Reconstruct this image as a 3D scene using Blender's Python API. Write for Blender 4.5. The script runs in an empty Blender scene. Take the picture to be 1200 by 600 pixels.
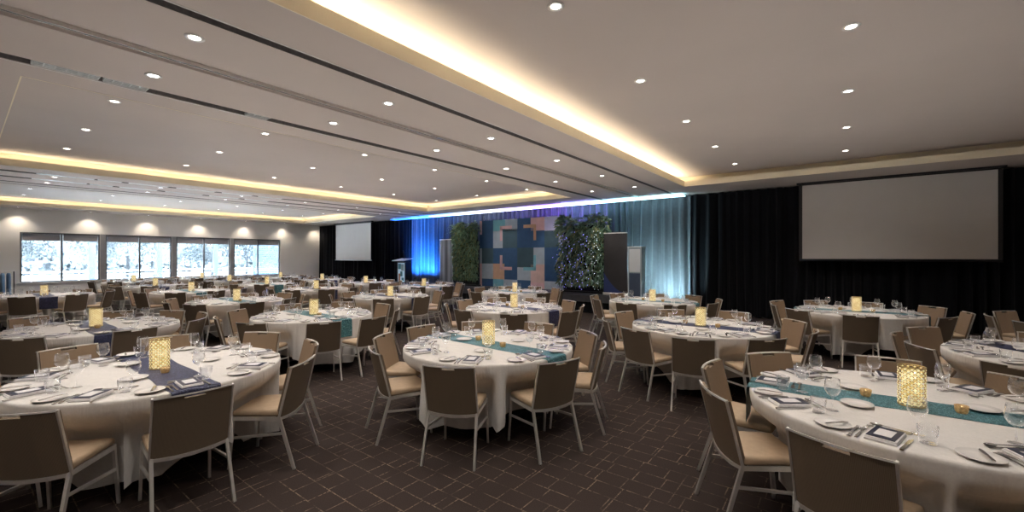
import bpy, bmesh, math, random
from mathutils import Vector, Matrix
random.seed(7)
PI = math.pi; R = math.radians
sc = bpy.context.scene
COL = sc.collection

# ------------------------------------------------------------------ camera, world, exposure
FPX = 500.0
YAW = math.atan(385 / FPX)
CAMH = 1.70
cd = bpy.data.cameras.new('camera')
cd.sensor_width = 36; cd.lens = FPX / 1200 * 36
cd.shift_y = 1 / 1200
cd.clip_start = 0.05; cd.clip_end = 300
cam = bpy.data.objects.new('camera', cd)
cam.location = (0, 0, CAMH); cam.rotation_euler = (PI / 2, 0, YAW)
COL.objects.link(cam); sc.camera = cam
sc.view_settings.view_transform = 'Standard'; sc.view_settings.look = 'None'
sc.view_settings.gamma = 1; sc.view_settings.use_curve_mapping = False
sc.view_settings.exposure = 0.22
try:
    c = sc.cycles
    c.max_bounces = 8; c.diffuse_bounces = 5; c.glossy_bounces = 3; c.transmission_bounces = 4
    c.transparent_max_bounces = 24; c.sample_clamp_indirect = 40; c.use_light_tree = True
    c.caustics_reflective = False; c.caustics_refractive = False
except Exception:
    pass

P_SPOT = 78.0        # recessed downlights, each
P_COVE = 7.5         # cove LED strip, per metre
P_CEIL_FILL = 34.0       # added upward fill from each lantern top, brightens the ceiling
P_UP = 5.0           # coloured uplights, factor
SKY = 1.9
SUN = 110.0

w = bpy.data.worlds.new('sky'); sc.world = w; w.use_nodes = True
nt = w.node_tree; nt.nodes.clear()
o_ = nt.nodes.new('ShaderNodeOutputWorld'); b_ = nt.nodes.new('ShaderNodeBackground')
tc = nt.nodes.new('ShaderNodeTexCoord'); sp = nt.nodes.new('ShaderNodeSeparateXYZ')
cr = nt.nodes.new('ShaderNodeValToRGB')
cr.color_ramp.elements[0].position = 0.0; cr.color_ramp.elements[0].color = (0.82, 0.92, 1.0, 1)
cr.color_ramp.elements[1].position = 0.6; cr.color_ramp.elements[1].color = (0.55, 0.76, 1.0, 1)
nt.links.new(tc.outputs['Generated'], sp.inputs[0]); nt.links.new(sp.outputs['Z'], cr.inputs[0])
nt.links.new(cr.outputs[0], b_.inputs[0]); b_.inputs[1].default_value = SKY
nt.links.new(b_.outputs[0], o_.inputs[0])


def spot(name, loc, target, power, color, ang, blend=0.6, radius=0.04):
    l = bpy.data.lights.new(name, 'SPOT'); l.energy = power; l.color = color
    l.spot_size = R(ang); l.spot_blend = blend; l.shadow_soft_size = radius
    o = bpy.data.objects.new(name, l); o.location = loc
    d = Vector(target) - Vector(loc); o.rotation_euler = d.to_track_quat('-Z', 'Y').to_euler()
    COL.objects.link(o); return o


def strip_light(name, a, b, width, power, color, direction):
    a = Vector(a); b = Vector(b)
    l = bpy.data.lights.new(name, 'AREA'); l.shape = 'RECTANGLE'
    l.size = (b - a).length; l.size_y = width; l.energy = power; l.color = color
    o = bpy.data.objects.new(name, l); o.location = (a + b) / 2
    z = -Vector(direction).normalized(); x = (b - a).normalized(); y = z.cross(x)
    o.rotation_euler = Matrix((x, y, z)).transposed().to_euler()
    COL.objects.link(o); return o


sn = bpy.data.lights.new('sun', 'SUN'); sn.energy = SUN; sn.angle = R(2); sn.color = (.80, .90, 1)
so = bpy.data.objects.new('sun', sn); so.rotation_euler = (R(-5), R(26), 0); COL.objects.link(so)   # high sun behind the building
WARM = (1.0, 0.86, 0.62)
# room figures
XL, XR, YB, YF = -25.3, 9.0, 13.75, -4.0     # window wall, far right wall, stage wall, wall behind the camera
ZS, ZT = 3.6, 3.9                            # soffit and tray heights
TR_R = (-3.36, XR, YF, 12.0)                 # trays: x0, x1, y0, y1
TR_M = (-13.72, -6.82, 0.40, 12.0)
TR_L = (-24.1, -17.25, YF, 12.0)
TRAYS = (TR_R, TR_M, TR_L)
# cove strips (they lie on the shelf behind each lip, facing up)
zz = 3.685
strip_light('cove_led', (TR_R[0] - .2, YF, zz), (TR_R[0] - .2, 12.1, zz), .04, P_COVE * 16, WARM, (1, 0, .35))
strip_light('cove_led', (TR_M[0] - .2, .4, zz), (TR_M[0] - .2, 12.1, zz), .04, P_COVE * .36 * 12, WARM, (.6, 0, 1))
strip_light('cove_led', (TR_M[0] - .1, 12.2, zz), (TR_M[1] + .1, 12.2, zz), .04, P_COVE * .36 * 7, WARM, (0, -.6, 1))
strip_light('cove_led', (TR_M[1] + .2, .4, zz), (TR_M[1] + .2, 12.1, zz), .04, P_COVE * .3 * 12, WARM, (-1, 0, .35))
strip_light('cove_led', (TR_L[0] - .2, YF, zz), (TR_L[0] - .2, 12.1, zz), .04, P_COVE * .36 * 16, WARM, (.6, 0, 1))
strip_light('cove_led', (TR_L[0] - .1, 12.2, zz), (TR_L[1] + .1, 12.2, zz), .04, P_COVE * .4 * 7, WARM, (0, -.6, 1))


# ------------------------------------------------------------------ materials
def N(m, t): return m.node_tree.nodes.new(t)


def mat(name, color, rough=0.6, metal=0.0, spec=0.5, emit=None, estr=0.0, sheen=0.0):
    m = bpy.data.materials.new(name); m.use_nodes = True
    b = m.node_tree.nodes['Principled BSDF']
    b.inputs['Base Color'].default_value = (*color, 1); b.inputs['Roughness'].default_value = rough
    b.inputs['Metallic'].default_value = metal; b.inputs['Specular IOR Level'].default_value = spec
    if emit: b.inputs['Emission Color'].default_value = (*emit, 1); b.inputs['Emission Strength'].default_value = estr
    if sheen: b.inputs['Sheen Weight'].default_value = sheen
    return m


def vary(m, kind='noise', scale=8.0, amt=0.15, c2=None, vec='Object', stretch=None, bump=0.0, detail=3.0):
    """tint the base colour with a fine procedural pattern, optionally bump it"""
    t = m.node_tree; b = t.nodes['Principled BSDF']; c = b.inputs['Base Color'].default_value[:3]
    tcn = N(m, 'ShaderNodeTexCoord'); mp = N(m, 'ShaderNodeMapping')
    if stretch: mp.inputs['Scale'].default_value = stretch
    t.links.new(tcn.outputs[vec], mp.inputs[0])
    if kind == 'noise':
        n = N(m, 'ShaderNodeTexNoise'); n.inputs['Scale'].default_value = scale; n.inputs['Detail'].default_value = detail
        out = n.outputs[0]
    elif kind == 'wave':
        n = N(m, 'ShaderNodeTexWave'); n.inputs['Scale'].default_value = scale; n.inputs['Distortion'].default_value = .6
        out = n.outputs['Fac']
    else:
        n = N(m, 'ShaderNodeTexVoronoi'); n.inputs['Scale'].default_value = scale; out = n.outputs['Distance']
    t.links.new(mp.outputs[0], n.inputs['Vector'])
    r = N(m, 'ShaderNodeValToRGB')
    r.color_ramp.elements[0].position = .3; r.color_ramp.elements[1].position = .7
    c2 = c2 or tuple(min(1, x * (1 + amt)) for x in c)
    r.color_ramp.elements[0].color = (*[x * (1 - amt) for x in c], 1); r.color_ramp.elements[1].color = (*c2, 1)
    t.links.new(out, r.inputs[0]); t.links.new(r.outputs[0], b.inputs['Base Color'])
    if bump:
        bn = N(m, 'ShaderNodeBump'); bn.inputs['Strength'].default_value = bump; bn.inputs['Distance'].default_value = .01
        t.links.new(out, bn.inputs['Height']); t.links.new(bn.outputs[0], b.inputs['Normal'])
    return m


def glass(name, tint=(1, 1, 1), boost=1.0, rough=0.02):
    m = bpy.data.materials.new(name); m.use_nodes = True; t = m.node_tree; t.nodes.clear()
    o = N(m, 'ShaderNodeOutputMaterial'); mx = N(m, 'ShaderNodeMixShader')
    tr = N(m, 'ShaderNodeBsdfTransparent'); gl = N(m, 'ShaderNodeBsdfGlossy'); lw = N(m, 'ShaderNodeLayerWeight')
    tr.inputs[0].default_value = (*tint, 1); gl.inputs['Roughness'].default_value = rough
    lw.inputs['Blend'].default_value = .5
    pw = N(m, 'ShaderNodeMath'); pw.operation = 'POWER'; pw.inputs[1].default_value = 3.0
    t.links.new(lw.outputs['Facing'], pw.inputs[0])
    mu = N(m, 'ShaderNodeMath'); mu.operation = 'MULTIPLY_ADD'; mu.inputs[1].default_value = .75 * boost; mu.inputs[2].default_value = .045 * boost; mu.use_clamp = True
    t.links.new(pw.outputs[0], mu.inputs[0]); t.links.new(mu.outputs[0], mx.inputs[0])
    if boost > 1:
        ad = N(m, 'ShaderNodeAddShader'); t.links.new(mu.outputs[0], gl.inputs[0])
        dk = N(m, 'ShaderNodeMixRGB'); t.links.new(mu.outputs[0], dk.inputs[0]); dk.inputs[1].default_value = (*tint, 1); dk.inputs[2].default_value = (.26, .26, .27, 1)
        t.links.new(dk.outputs[0], tr.inputs[0]); t.links.new(tr.outputs[0], ad.inputs[0]); t.links.new(gl.outputs[0], ad.inputs[1]); t.links.new(ad.outputs[0], o.inputs[0])
        return m
    t.links.new(tr.outputs[0], mx.inputs[1]); t.links.new(gl.outputs[0], mx.inputs[2]); t.links.new(mx.outputs[0], o.inputs[0])
    return m


M = {}
M['ceiling'] = vary(mat('ceiling_paint', (.575, .51, .465), .85, spec=.2), scale=.7, amt=.03)
M['cream'] = vary(mat('cream_paint', (.86, .78, .60), .8, spec=.2), scale=2, amt=.03)
M['slot'] = vary(mat('slot_dark', (.17, .155, .15), .7), scale=30, amt=.2)
M['wall'] = vary(mat('wall_paint', (.84, .82, .78), .85, spec=.2), scale=1.2, amt=.03)
M['frame'] = vary(mat('window_frame', (.13, .13, .14), .5), scale=20, amt=.08)
M['pier'] = vary(mat('pier_paint', (.30, .30, .31), .7), scale=4, amt=.05)
M['blind'] = vary(mat('blind_cloth', (.33, .32, .34), .8), scale=60, amt=.08)
M['sill'] = vary(mat('sill_paint', (.75, .75, .75), .5), scale=5, amt=.03)
M['pane'] = glass('window_glass', (.95, .98, 1), .35, .0)   # panes with a translucent veil added for haze and daylight inflow
_t = M['pane'].node_tree; _o = _t.nodes['Material Output']; _s = _o.inputs[0].links[0].from_socket
_tl = _t.nodes.new('ShaderNodeBsdfTranslucent'); _tl.inputs[0].default_value = (.80, .90, 1, 1)
_mx = _t.nodes.new('ShaderNodeMixShader'); _mx.inputs[0].default_value = .038
_t.links.new(_s, _mx.inputs[1]); _t.links.new(_tl.outputs[0], _mx.inputs[2]); _t.links.new(_mx.outputs[0], _o.inputs[0])
M['glass'] = glass('thin_glass', (.975, .98, .985), 1.8, .05)
M['cloth'] = vary(mat('table_linen', (.665, .635, .60), .9, spec=.1, sheen=.2), scale=90, amt=.04, bump=.05)
_t = M['cloth'].node_tree; _b = _t.nodes['Principled BSDF']; _prev = _b.inputs['Normal'].links[0].from_socket
_tc = _t.nodes.new('ShaderNodeTexCoord'); _mp = _t.nodes.new('ShaderNodeMapping'); _mp.inputs['Scale'].default_value = (1, 1, .22)
_n = _t.nodes.new('ShaderNodeTexNoise'); _n.inputs['Scale'].default_value = 9; _n.inputs['Detail'].default_value = 3; _n.inputs['Distortion'].default_value = .4
_bp = _t.nodes.new('ShaderNodeBump'); _bp.inputs['Strength'].default_value = .55; _bp.inputs['Distance'].default_value = .03
_t.links.new(_tc.outputs['Object'], _mp.inputs[0]); _t.links.new(_mp.outputs[0], _n.inputs['Vector']); _t.links.new(_n.outputs[0], _bp.inputs['Height'])
_t.links.new(_prev, _bp.inputs['Normal']); _t.links.new(_bp.outputs[0], _b.inputs['Normal'])
M['napkin'] = vary(mat('napkin_linen', (.72, .70, .70), .9, spec=.1), scale=80, amt=.04)
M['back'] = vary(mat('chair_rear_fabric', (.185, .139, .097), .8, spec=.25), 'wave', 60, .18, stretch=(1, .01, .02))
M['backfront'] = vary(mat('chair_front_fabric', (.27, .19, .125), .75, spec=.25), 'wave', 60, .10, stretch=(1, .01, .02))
M['seat'] = vary(mat('chair_seat_vinyl', (.45, .335, .225), .55, spec=.3), scale=25, amt=.06)
M['chrome'] = vary(mat('satin_chrome', (.86, .83, .79), .36, .82), scale=15, amt=.06)
M['steel'] = vary(mat('cutlery_steel', (.62, .61, .60), .2, 1.0), scale=30, amt=.05)
M['china'] = vary(mat('white_china', (.74, .71, .68), .2), scale=6, amt=.02)
M['navycard'] = vary(mat('navy_card', (.016, .02, .045), .35), scale=30, amt=.15)
M['whitecard'] = vary(mat('white_card', (.72, .70, .70), .5), scale=40, amt=.03)
M['wood'] = vary(mat('plywood', (.35, .24, .14), .6), scale=6, amt=.15, stretch=(1, 8, 1))
M['black'] = vary(mat('black_metal', (.015, .015, .017), .45), scale=20, amt=.2)
M['white'] = vary(mat('white_panel', (.70, .74, .76), .5), scale=5, amt=.03)
M['gold'] = vary(mat('gold_wire', (.62, .46, .20), .35, 1.0), scale=40, amt=.1)


def sequin(name, c, glint):
    m = mat(name, c, .45, 0, .6); vary(m, scale=14, amt=.18)
    t = m.node_tree; b = t.nodes['Principled BSDF']
    v = N(m, 'ShaderNodeTexVoronoi'); v.inputs['Scale'].default_value = 190
    tcn = N(m, 'ShaderNodeTexCoord'); t.links.new(tcn.outputs['Object'], v.inputs['Vector'])
    r = N(m, 'ShaderNodeValToRGB'); r.color_ramp.elements[0].position = .80; r.color_ramp.elements[1].position = .86
    sepc = N(m, 'ShaderNodeSeparateColor'); t.links.new(v.outputs['Color'], sepc.inputs[0])
    t.links.new(sepc.outputs[0], r.inputs[0])
    mx = N(m, 'ShaderNodeMixRGB'); old = b.inputs['Base Color'].links[0].from_socket
    t.links.new(r.outputs[0], mx.inputs[0]); t.links.new(old, mx.inputs[1]); mx.inputs[2].default_value = (*glint, 1)  # lighter specks put the sequins' glints into the colour
    t.links.new(mx.outputs[0], b.inputs['Base Color'])
    bn = N(m, 'ShaderNodeBump'); bn.inputs['Strength'].default_value = .5; bn.inputs['Distance'].default_value = .004
    t.links.new(v.outputs['Distance'], bn.inputs['Height']); t.links.new(bn.outputs[0], b.inputs['Normal'])
    return m


M['teal'] = sequin('teal_sequin', (.022, .115, .14), (.20, .42, .46))
M['navy'] = sequin('navy_sequin', (.011, .015, .058), (.11, .13, .25))


def lantern_glow_and_fill():
    m = bpy.data.materials.new('lantern_glow_and_fill'); m.use_nodes = True; t = m.node_tree; t.nodes.clear()
    o = N(m, 'ShaderNodeOutputMaterial'); e = N(m, 'ShaderNodeEmission')
    v = N(m, 'ShaderNodeTexVoronoi'); v.inputs['Scale'].default_value = 26
    tcn = N(m, 'ShaderNodeTexCoord'); t.links.new(tcn.outputs['Object'], v.inputs['Vector'])
    r = N(m, 'ShaderNodeValToRGB')
    r.color_ramp.elements[0].position = .1; r.color_ramp.elements[0].color = (1, .86, .48, 1)
    r.color_ramp.elements[1].position = .75; r.color_ramp.elements[1].color = (.55, .38, .12, 1)
    t.links.new(v.outputs['Distance'], r.inputs[0]); t.links.new(r.outputs[0], e.inputs[0]); e.inputs[1].default_value = 1.15
    t.links.new(e.outputs[0], o.inputs[0]); return m


M['glow'] = lantern_glow_and_fill()
M['flame'] = mat('candle_glow', (.9, .6, .3), .5, emit=(1, .62, .25), estr=1.8)
M['bead'] = mat('crystal_bead', (.95, .85, .60), .12, 0, .8, emit=(1, .84, .46), estr=.55)
M['votive'] = vary(mat('gold_mercury_glass', (.42, .30, .15), .3, .6, emit=(1, .55, .2), estr=.10), scale=70, amt=.5)
M['lens'] = mat('lamp_lens', (1, 1, 1), .5, emit=(1, .93, .84), estr=14)
M['trimring'] = mat('lamp_ring', (.75, .73, .70), .4)


def carpet():
    m = mat('carpet', (.035, .025, .022), .95, spec=.1); t = m.node_tree; b = t.nodes['Principled BSDF']
    tcn = N(m, 'ShaderNodeTexCoord')
    cols = []
    for rot, w_, h_, off in ((0, .21, .165, .12), (0, .63, .495, .5)):
        mp = N(m, 'ShaderNodeMapping'); mp.inputs['Rotation'].default_value = (0, 0, rot)
        t.links.new(tcn.outputs['Object'], mp.inputs[0])
        br = N(m, 'ShaderNodeTexBrick'); br.offset = off; br.inputs['Scale'].default_value = 1
        br.inputs['Brick Width'].default_value = w_; br.inputs['Row Height'].default_value = h_
        br.inputs['Mortar Size'].default_value = .004; br.inputs['Mortar Smooth'].default_value = .1
        t.links.new(mp.outputs[0], br.inputs['Vector']); cols.append(br.outputs['Fac'])
    mxm = N(m, 'ShaderNodeMath'); mxm.operation = 'MAXIMUM'
    t.links.new(cols[0], mxm.inputs[0]); t.links.new(cols[1], mxm.inputs[1])
    n1 = N(m, 'ShaderNodeTexNoise'); n1.inputs['Scale'].default_value = 7; n1.inputs['Detail'].default_value = 6
    t.links.new(tcn.outputs['Object'], n1.inputs['Vector'])
    r1 = N(m, 'ShaderNodeValToRGB'); r1.color_ramp.elements[0].position = .36; r1.color_ramp.elements[1].position = .62
    t.links.new(n1.outputs[0], r1.inputs[0])
    n2 = N(m, 'ShaderNodeTexNoise'); n2.inputs['Scale'].default_value = 55; n2.inputs['Detail'].default_value = 2
    t.links.new(tcn.outputs['Object'], n2.inputs['Vector'])
    r2 = N(m, 'ShaderNodeValToRGB'); r2.color_ramp.elements[0].position = .38; r2.color_ramp.elements[1].position = .5
    t.links.new(n2.outputs[0], r2.inputs[0])
    m1 = N(m, 'ShaderNodeMath'); m1.operation = 'MULTIPLY'; t.links.new(mxm.outputs[0], m1.inputs[0]); t.links.new(r1.outputs[0], m1.inputs[1])
    m2 = N(m, 'ShaderNodeMath'); m2.operation = 'MULTIPLY'; t.links.new(m1.outputs[0], m2.inputs[0]); t.links.new(r2.outputs[0], m2.inputs[1])
    n3 = N(m, 'ShaderNodeTexNoise'); n3.inputs['Scale'].default_value = 160; n3.inputs['Detail'].default_value = 2
    t.links.new(tcn.outputs['Object'], n3.inputs['Vector'])
    r3 = N(m, 'ShaderNodeValToRGB'); r3.color_ramp.elements[0].color = (.022, .016, .0145, 1); r3.color_ramp.elements[1].color = (.056, .041, .036, 1)
    t.links.new(n3.outputs[0], r3.inputs[0])
    mx = N(m, 'ShaderNodeMixRGB'); t.links.new(m2.outputs[0], mx.inputs[0]); t.links.new(r3.outputs[0], mx.inputs[1])
    mx.inputs[2].default_value = (.20, .145, .105, 1)
    t.links.new(mx.outputs[0], b.inputs['Base Color']); return m


M['carpet'] = carpet()


# ------------------------------------------------------------------ mesh builder
class MB:
    def __init__(s): s.v = []; s.f = []; s.m = []; s.sm = []

    def add(s, verts, faces, mi=0, smooth=False, xf=None):
        b = len(s.v)
        for p in verts:
            s.v.append(tuple(xf @ Vector(p)) if xf is not None else tuple(p))
        for f in faces:
            s.f.append([b + i for i in f]); s.m.append(mi); s.sm.append(smooth)

    def box(s, x0, x1, y0, y1, z0, z1, mi=0, xf=None):
        v = [(x, y, z) for z in (z0, z1) for y in (y0, y1) for x in (x0, x1)]
        s.add(v, [(0, 2, 3, 1), (4, 5, 7, 6), (0, 1, 5, 4), (2, 6, 7, 3), (0, 4, 6, 2), (1, 3, 7, 5)], mi, xf=xf)

    def bar(s, a, b, w, h, up=(0, 0, 1), mi=0, w2=None, h2=None):
        a = Vector(a); b = Vector(b); d = (b - a).normalized(); up = Vector(up)
        x = d.cross(up)
        if x.length < 1e-4: x = d.cross(Vector((0, 1, 0)))
        x.normalize(); y = x.cross(d)
        w2 = w2 or w; h2 = h2 or h; v = []
        for p, ww, hh in ((a, w, h), (b, w2, h2)):
            for sx, sy in ((-1, -1), (1, -1), (1, 1), (-1, 1)): v.append(p + x * sx * ww / 2 + y * sy * hh / 2)
        s.add(v, [(0, 1, 2, 3), (7, 6, 5, 4), (0, 4, 5, 1), (1, 5, 6, 2), (2, 6, 7, 3), (3, 7, 4, 0)], mi)

    def tube(s, pts, r, n=6, mi=0, cap=True):
        pts = [Vector(p) for p in pts]; rings = []
        for i, p in enumerate(pts):
            d = (pts[min(i + 1, len(pts) - 1)] - pts[max(i - 1, 0)]).normalized()
            u = Vector((0, 0, 1)) if abs(d.z) < .9 else Vector((1, 0, 0))
            x = d.cross(u).normalized(); y = x.cross(d)
            rr = r[i] if isinstance(r, (list, tuple)) else r
            rings.append([p + (x * math.cos(2 * PI * k / n) + y * math.sin(2 * PI * k / n)) * rr for k in range(n)])
        v = [q for g in rings for q in g]; f = []
        for i in range(len(pts) - 1):
            for k in range(n):
                f.append((i * n + k, i * n + (k + 1) % n, (i + 1) * n + (k + 1) % n, (i + 1) * n + k))
        if cap: f += [tuple(range(n))[::-1], tuple((len(pts) - 1) * n + k for k in range(n))]
        s.add(v, f, mi, True)

    def lathe(s, prof, n=16, mi=0, c=(0, 0, 0), smooth=True):
        v = []; f = []
        for r, z in prof:
            for k in range(n): v.append((c[0] + r * math.cos(2 * PI * k / n), c[1] + r * math.sin(2 * PI * k / n), c[2] + z))
        for i in range(len(prof) - 1):
            for k in range(n): f.append((i * n + k, i * n + (k + 1) % n, (i + 1) * n + (k + 1) % n, (i + 1) * n + k))
        s.add(v, f, mi, smooth)

    def rbox(s, x0, x1, y0, y1, z0, z1, r, seg=2, mi=0, fn=None):
        bm = bmesh.new(); bmesh.ops.create_cube(bm, size=1)
        for v in bm.verts: v.co = Vector(((x0 + x1) / 2 + v.co.x * (x1 - x0), (y0 + y1) / 2 + v.co.y * (y1 - y0), (z0 + z1) / 2 + v.co.z * (z1 - z0)))
        bmesh.ops.bevel(bm, geom=list(bm.edges), offset=r, segments=seg, profile=.5, affect='EDGES')
        bm.verts.ensure_lookup_table()
        vs = [tuple(fn(v.co) if fn else v.co) for v in bm.verts]
        s.add(vs, [[v.index for v in f.verts] for f in bm.faces], mi, True); bm.free()

    def cells(s, us, vs, occ, fn, thick, mi=0):
        """solid panel over a grid of cells; fn(u, v, t) gives the point, t = 0 rear, 1 front"""
        nu, nv = len(us) - 1, len(vs) - 1
        O = lambda i, j: 0 <= i < nu and 0 <= j < nv and occ(i, j)
        for i in range(nu):
            for j in range(nv):
                if not O(i, j): continue
                q = [(us[i], vs[j]), (us[i + 1], vs[j]), (us[i + 1], vs[j + 1]), (us[i], vs[j + 1])]
                s.add([fn(a, b, 1) for a, b in q], [(0, 1, 2, 3)], mi); s.add([fn(a, b, 0) for a, b in q], [(3, 2, 1, 0)], mi)
                for di, dj, a, b in ((0, -1, 0, 1), (1, 0, 1, 2), (0, 1, 2, 3), (-1, 0, 3, 0)):
                    if not O(i + di, j + dj):
                        s.add([fn(*q[a], 1), fn(*q[a], 0), fn(*q[b], 0), fn(*q[b], 1)], [(0, 1, 2, 3)], mi)

    def mesh(s, name, mats):
        me = bpy.data.meshes.new(name); me.from_pydata(s.v, [], s.f)
        for m in (mats if isinstance(mats, (list, tuple)) else [mats]): me.materials.append(m)
        me.polygons.foreach_set('material_index', s.m); me.polygons.foreach_set('use_smooth', s.sm)
        me.update()
        bm = bmesh.new(); bm.from_mesh(me); bmesh.ops.recalc_face_normals(bm, faces=bm.faces); bm.to_mesh(me); bm.free()
        return me

    def obj(s, name, mats, parent=None): return link(name, s.mesh(name, mats), parent)


def link(name, data, parent=None, loc=None, rz=0):
    o = bpy.data.objects.new(name, data); COL.objects.link(o)
    if parent: o.parent = parent
    if loc: o.location = loc
    if rz: o.rotation_euler = (0, 0, rz)
    return o


def tag(o, label, cat, group=None, kind=None):
    o['label'] = label; o['category'] = cat
    if group: o['group'] = group
    if kind: o['kind'] = kind
    return o


def thing(name, label, cat, loc=(0, 0, 0), rz=0, group=None):
    o = link(name, None, None, loc, rz); o.empty_display_size = .1
    return tag(o, label, cat, group)


def struct(name, mb, mats, parent=None, label=None):
    o = mb.obj(name, mats, parent)
    if not parent: o['kind'] = 'structure'
    if label: o['label'] = label
    return o


ORD = ['first', 'second', 'third', 'fourth', 'fifth', 'sixth', 'seventh', 'eighth', 'ninth', 'tenth', 'eleventh', 'twelfth', 'thirteenth', 'fourteenth', 'fifteenth', 'sixteenth']
CLOCK = ['twelve', 'one', 'two', 'three', 'four', 'five', 'six', 'seven', 'eight', 'nine', 'ten', 'eleven']


def in_frame(x, y, z, m=70):
    d = -x * math.sin(YAW) + y * math.cos(YAW); l = x * math.cos(YAW) + y * math.sin(YAW)
    if d < .3: return False
    px = 600 + FPX * l / d; py = 301 - FPX * (z - CAMH) / d
    return -m < px < 1200 + m and -m < py < 600 + m


def cam_depth(x, y): return -x * math.sin(YAW) + y * math.cos(YAW)


# ------------------------------------------------------------------ room shell
b = MB(); b.box(XL - .2, XR, YF, YB + .2, -.1, 0); struct('floor', b, M['carpet'])
# window openings on the left wall
WIN = [(1.47, 3.74, 2.605, .0), (3.91, 6.23, 5.06, 0), (6.40, 8.70, 7.545, 0), (8.86, 11.20, 10.05, 0)]
WZ0, WZ1 = .70, 2.67
b = MB()
ys = [YF] + [y for q in WIN for y in q[:2]] + [YB + .2]
b.box(XL - .2, XL, YF, YB + .2, 0, WZ0); b.box(XL - .2, XL, YF, YB + .2, WZ1, 4.1)
for i in range(0, len(ys), 2): b.box(XL - .2, XL, ys[i], ys[i + 1], WZ0, WZ1)
struct('wall_left', b, M['wall'])
b = MB(); b.box(XL, XR, YB, YB + .2, 0, 4.1); struct('wall_back', b, M['wall'])
b = MB(); b.box(XR, XR + .2, YF, YB + .2, 0, 4.1); struct('wall_right', b, M['wall'])
b = MB(); b.box(XL, XR, YF - .2, YF, 0, 4.1); struct('wall_front', b, M['wall'])
b = MB(); b.box(XL, XL + .015, YF, YB, 0, .11); struct('baseboard_left', b, M['pier'])
for i in range(3):
    b = MB(); b.box(XL - .02, XL + .012, WIN[i][1] + .005, WIN[i + 1][0] - .005, WZ0, WZ1); struct('trim_%d' % (i + 1), b, M['pier'])
b = MB(); b.box(XL - .19, XL + .06, 1.40, 11.27, WZ0 - .05, WZ0 - .002); struct('sill_left', b, M['sill'])
for i, (y0, y1, ym, _) in enumerate(WIN):
    r = link('window_%d' % (i + 1), None); r['kind'] = 'structure'
    b = MB(); t = .055; x0, x1 = XL - .14, XL - .04
    for a, c in ((y0, y0 + t), (y1 - t, y1), (ym - .03, ym + .03)): b.box(x0, x1, a, c, WZ0, WZ1)
    b.box(x0, x1, y0, y1, WZ1 - t, WZ1); b.box(x0, x1, y0, y1, WZ0, WZ0 + .03)
    b.obj('window_frame', M['frame'], r)
    for a, c in ((y0 + t, ym - .03), (ym + .03, y1 - t)):
        b = MB(); b.box(XL - .095, XL - .088, a, c, WZ0 + .03, WZ1 - t); b.obj('pane', M['pane'], r)
        b = MB(); b.box(XL - .07, XL - .064, a + .01, c - .01, WZ1 - .31, WZ1 - .06)
        b.tube([(XL - .067, a + .01, WZ1 - .315), (XL - .067, c - .01, WZ1 - .315)], .014, 6)
        b.tube([(XL - .067, a + .01, WZ1 - .075), (XL - .067, c - .01, WZ1 - .075)], .022, 6)
        b.obj('roller_blind', M['blind'], r)

# ceiling: trays, soffits, lips
b = MB()
for x0, x1, y0, y1 in TRAYS:
    b.box(x0 - .32, min(x1 + .32, XR), max(y0 - .32, YF), y1 + .32, ZT, ZT + .08)
# upstand round each tray above the soffit (the back of the cove)
SOF = [(TR_R[0], TR_M[1]), (TR_M[0], TR_L[1]), (TR_L[0], XL)]
SLOTS = {0: [(-4.08, -3.95, .035), (-5.22, -4.98, .012), (-6.34, -6.18, .035)],
         1: [(-14.62, -14.44, .05), (-15.66, -15.46, .05), (-16.62, -16.48, .05), (-17.08, -17.0, .03)], 2: []}
TH = .06
for k, (xr, xl) in enumerate(SOF):
    xs = [xl]
    for a, c, d in sorted(SLOTS[k]): xs += [a, c]
    xs.append(xr)
    for i in range(0, len(xs), 2): b.box(xs[i], xs[i + 1], YF, 12.0, ZS, ZS + TH)
    for a, c, d in SLOTS[k]:
        b.box(a - .03, c + .03, YF, 13.2, ZS + d + .03, ZS + d + .06, 1 if d > .02 else 0)
        for e in (a, c - .004): b.box(e, e + .004, YF, 13.2, ZS + .0005, ZS + d + .03, 1 if d > .02 else 0)
# strip over the stage side, with the slots running on through it
xs = [XL]
for k in (1, 0):
    for a, c, d in sorted(SLOTS[k]): xs += [a, c]
xs.append(XR)
for i in range(0, len(xs), 2): b.box(xs[i], xs[i + 1], 12.0, 13.2, ZS, ZS + TH)
b.box(XL, XR, 13.2, YB, ZS, ZS + TH)
b.box(TR_M[0], TR_M[1], YF, TR_M[2], ZS, ZS + TH)
b.box(XL, XR, YF, YB, 4.0, 4.1)
struct('ceiling', b, [M['ceiling'], M['slot']])
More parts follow.
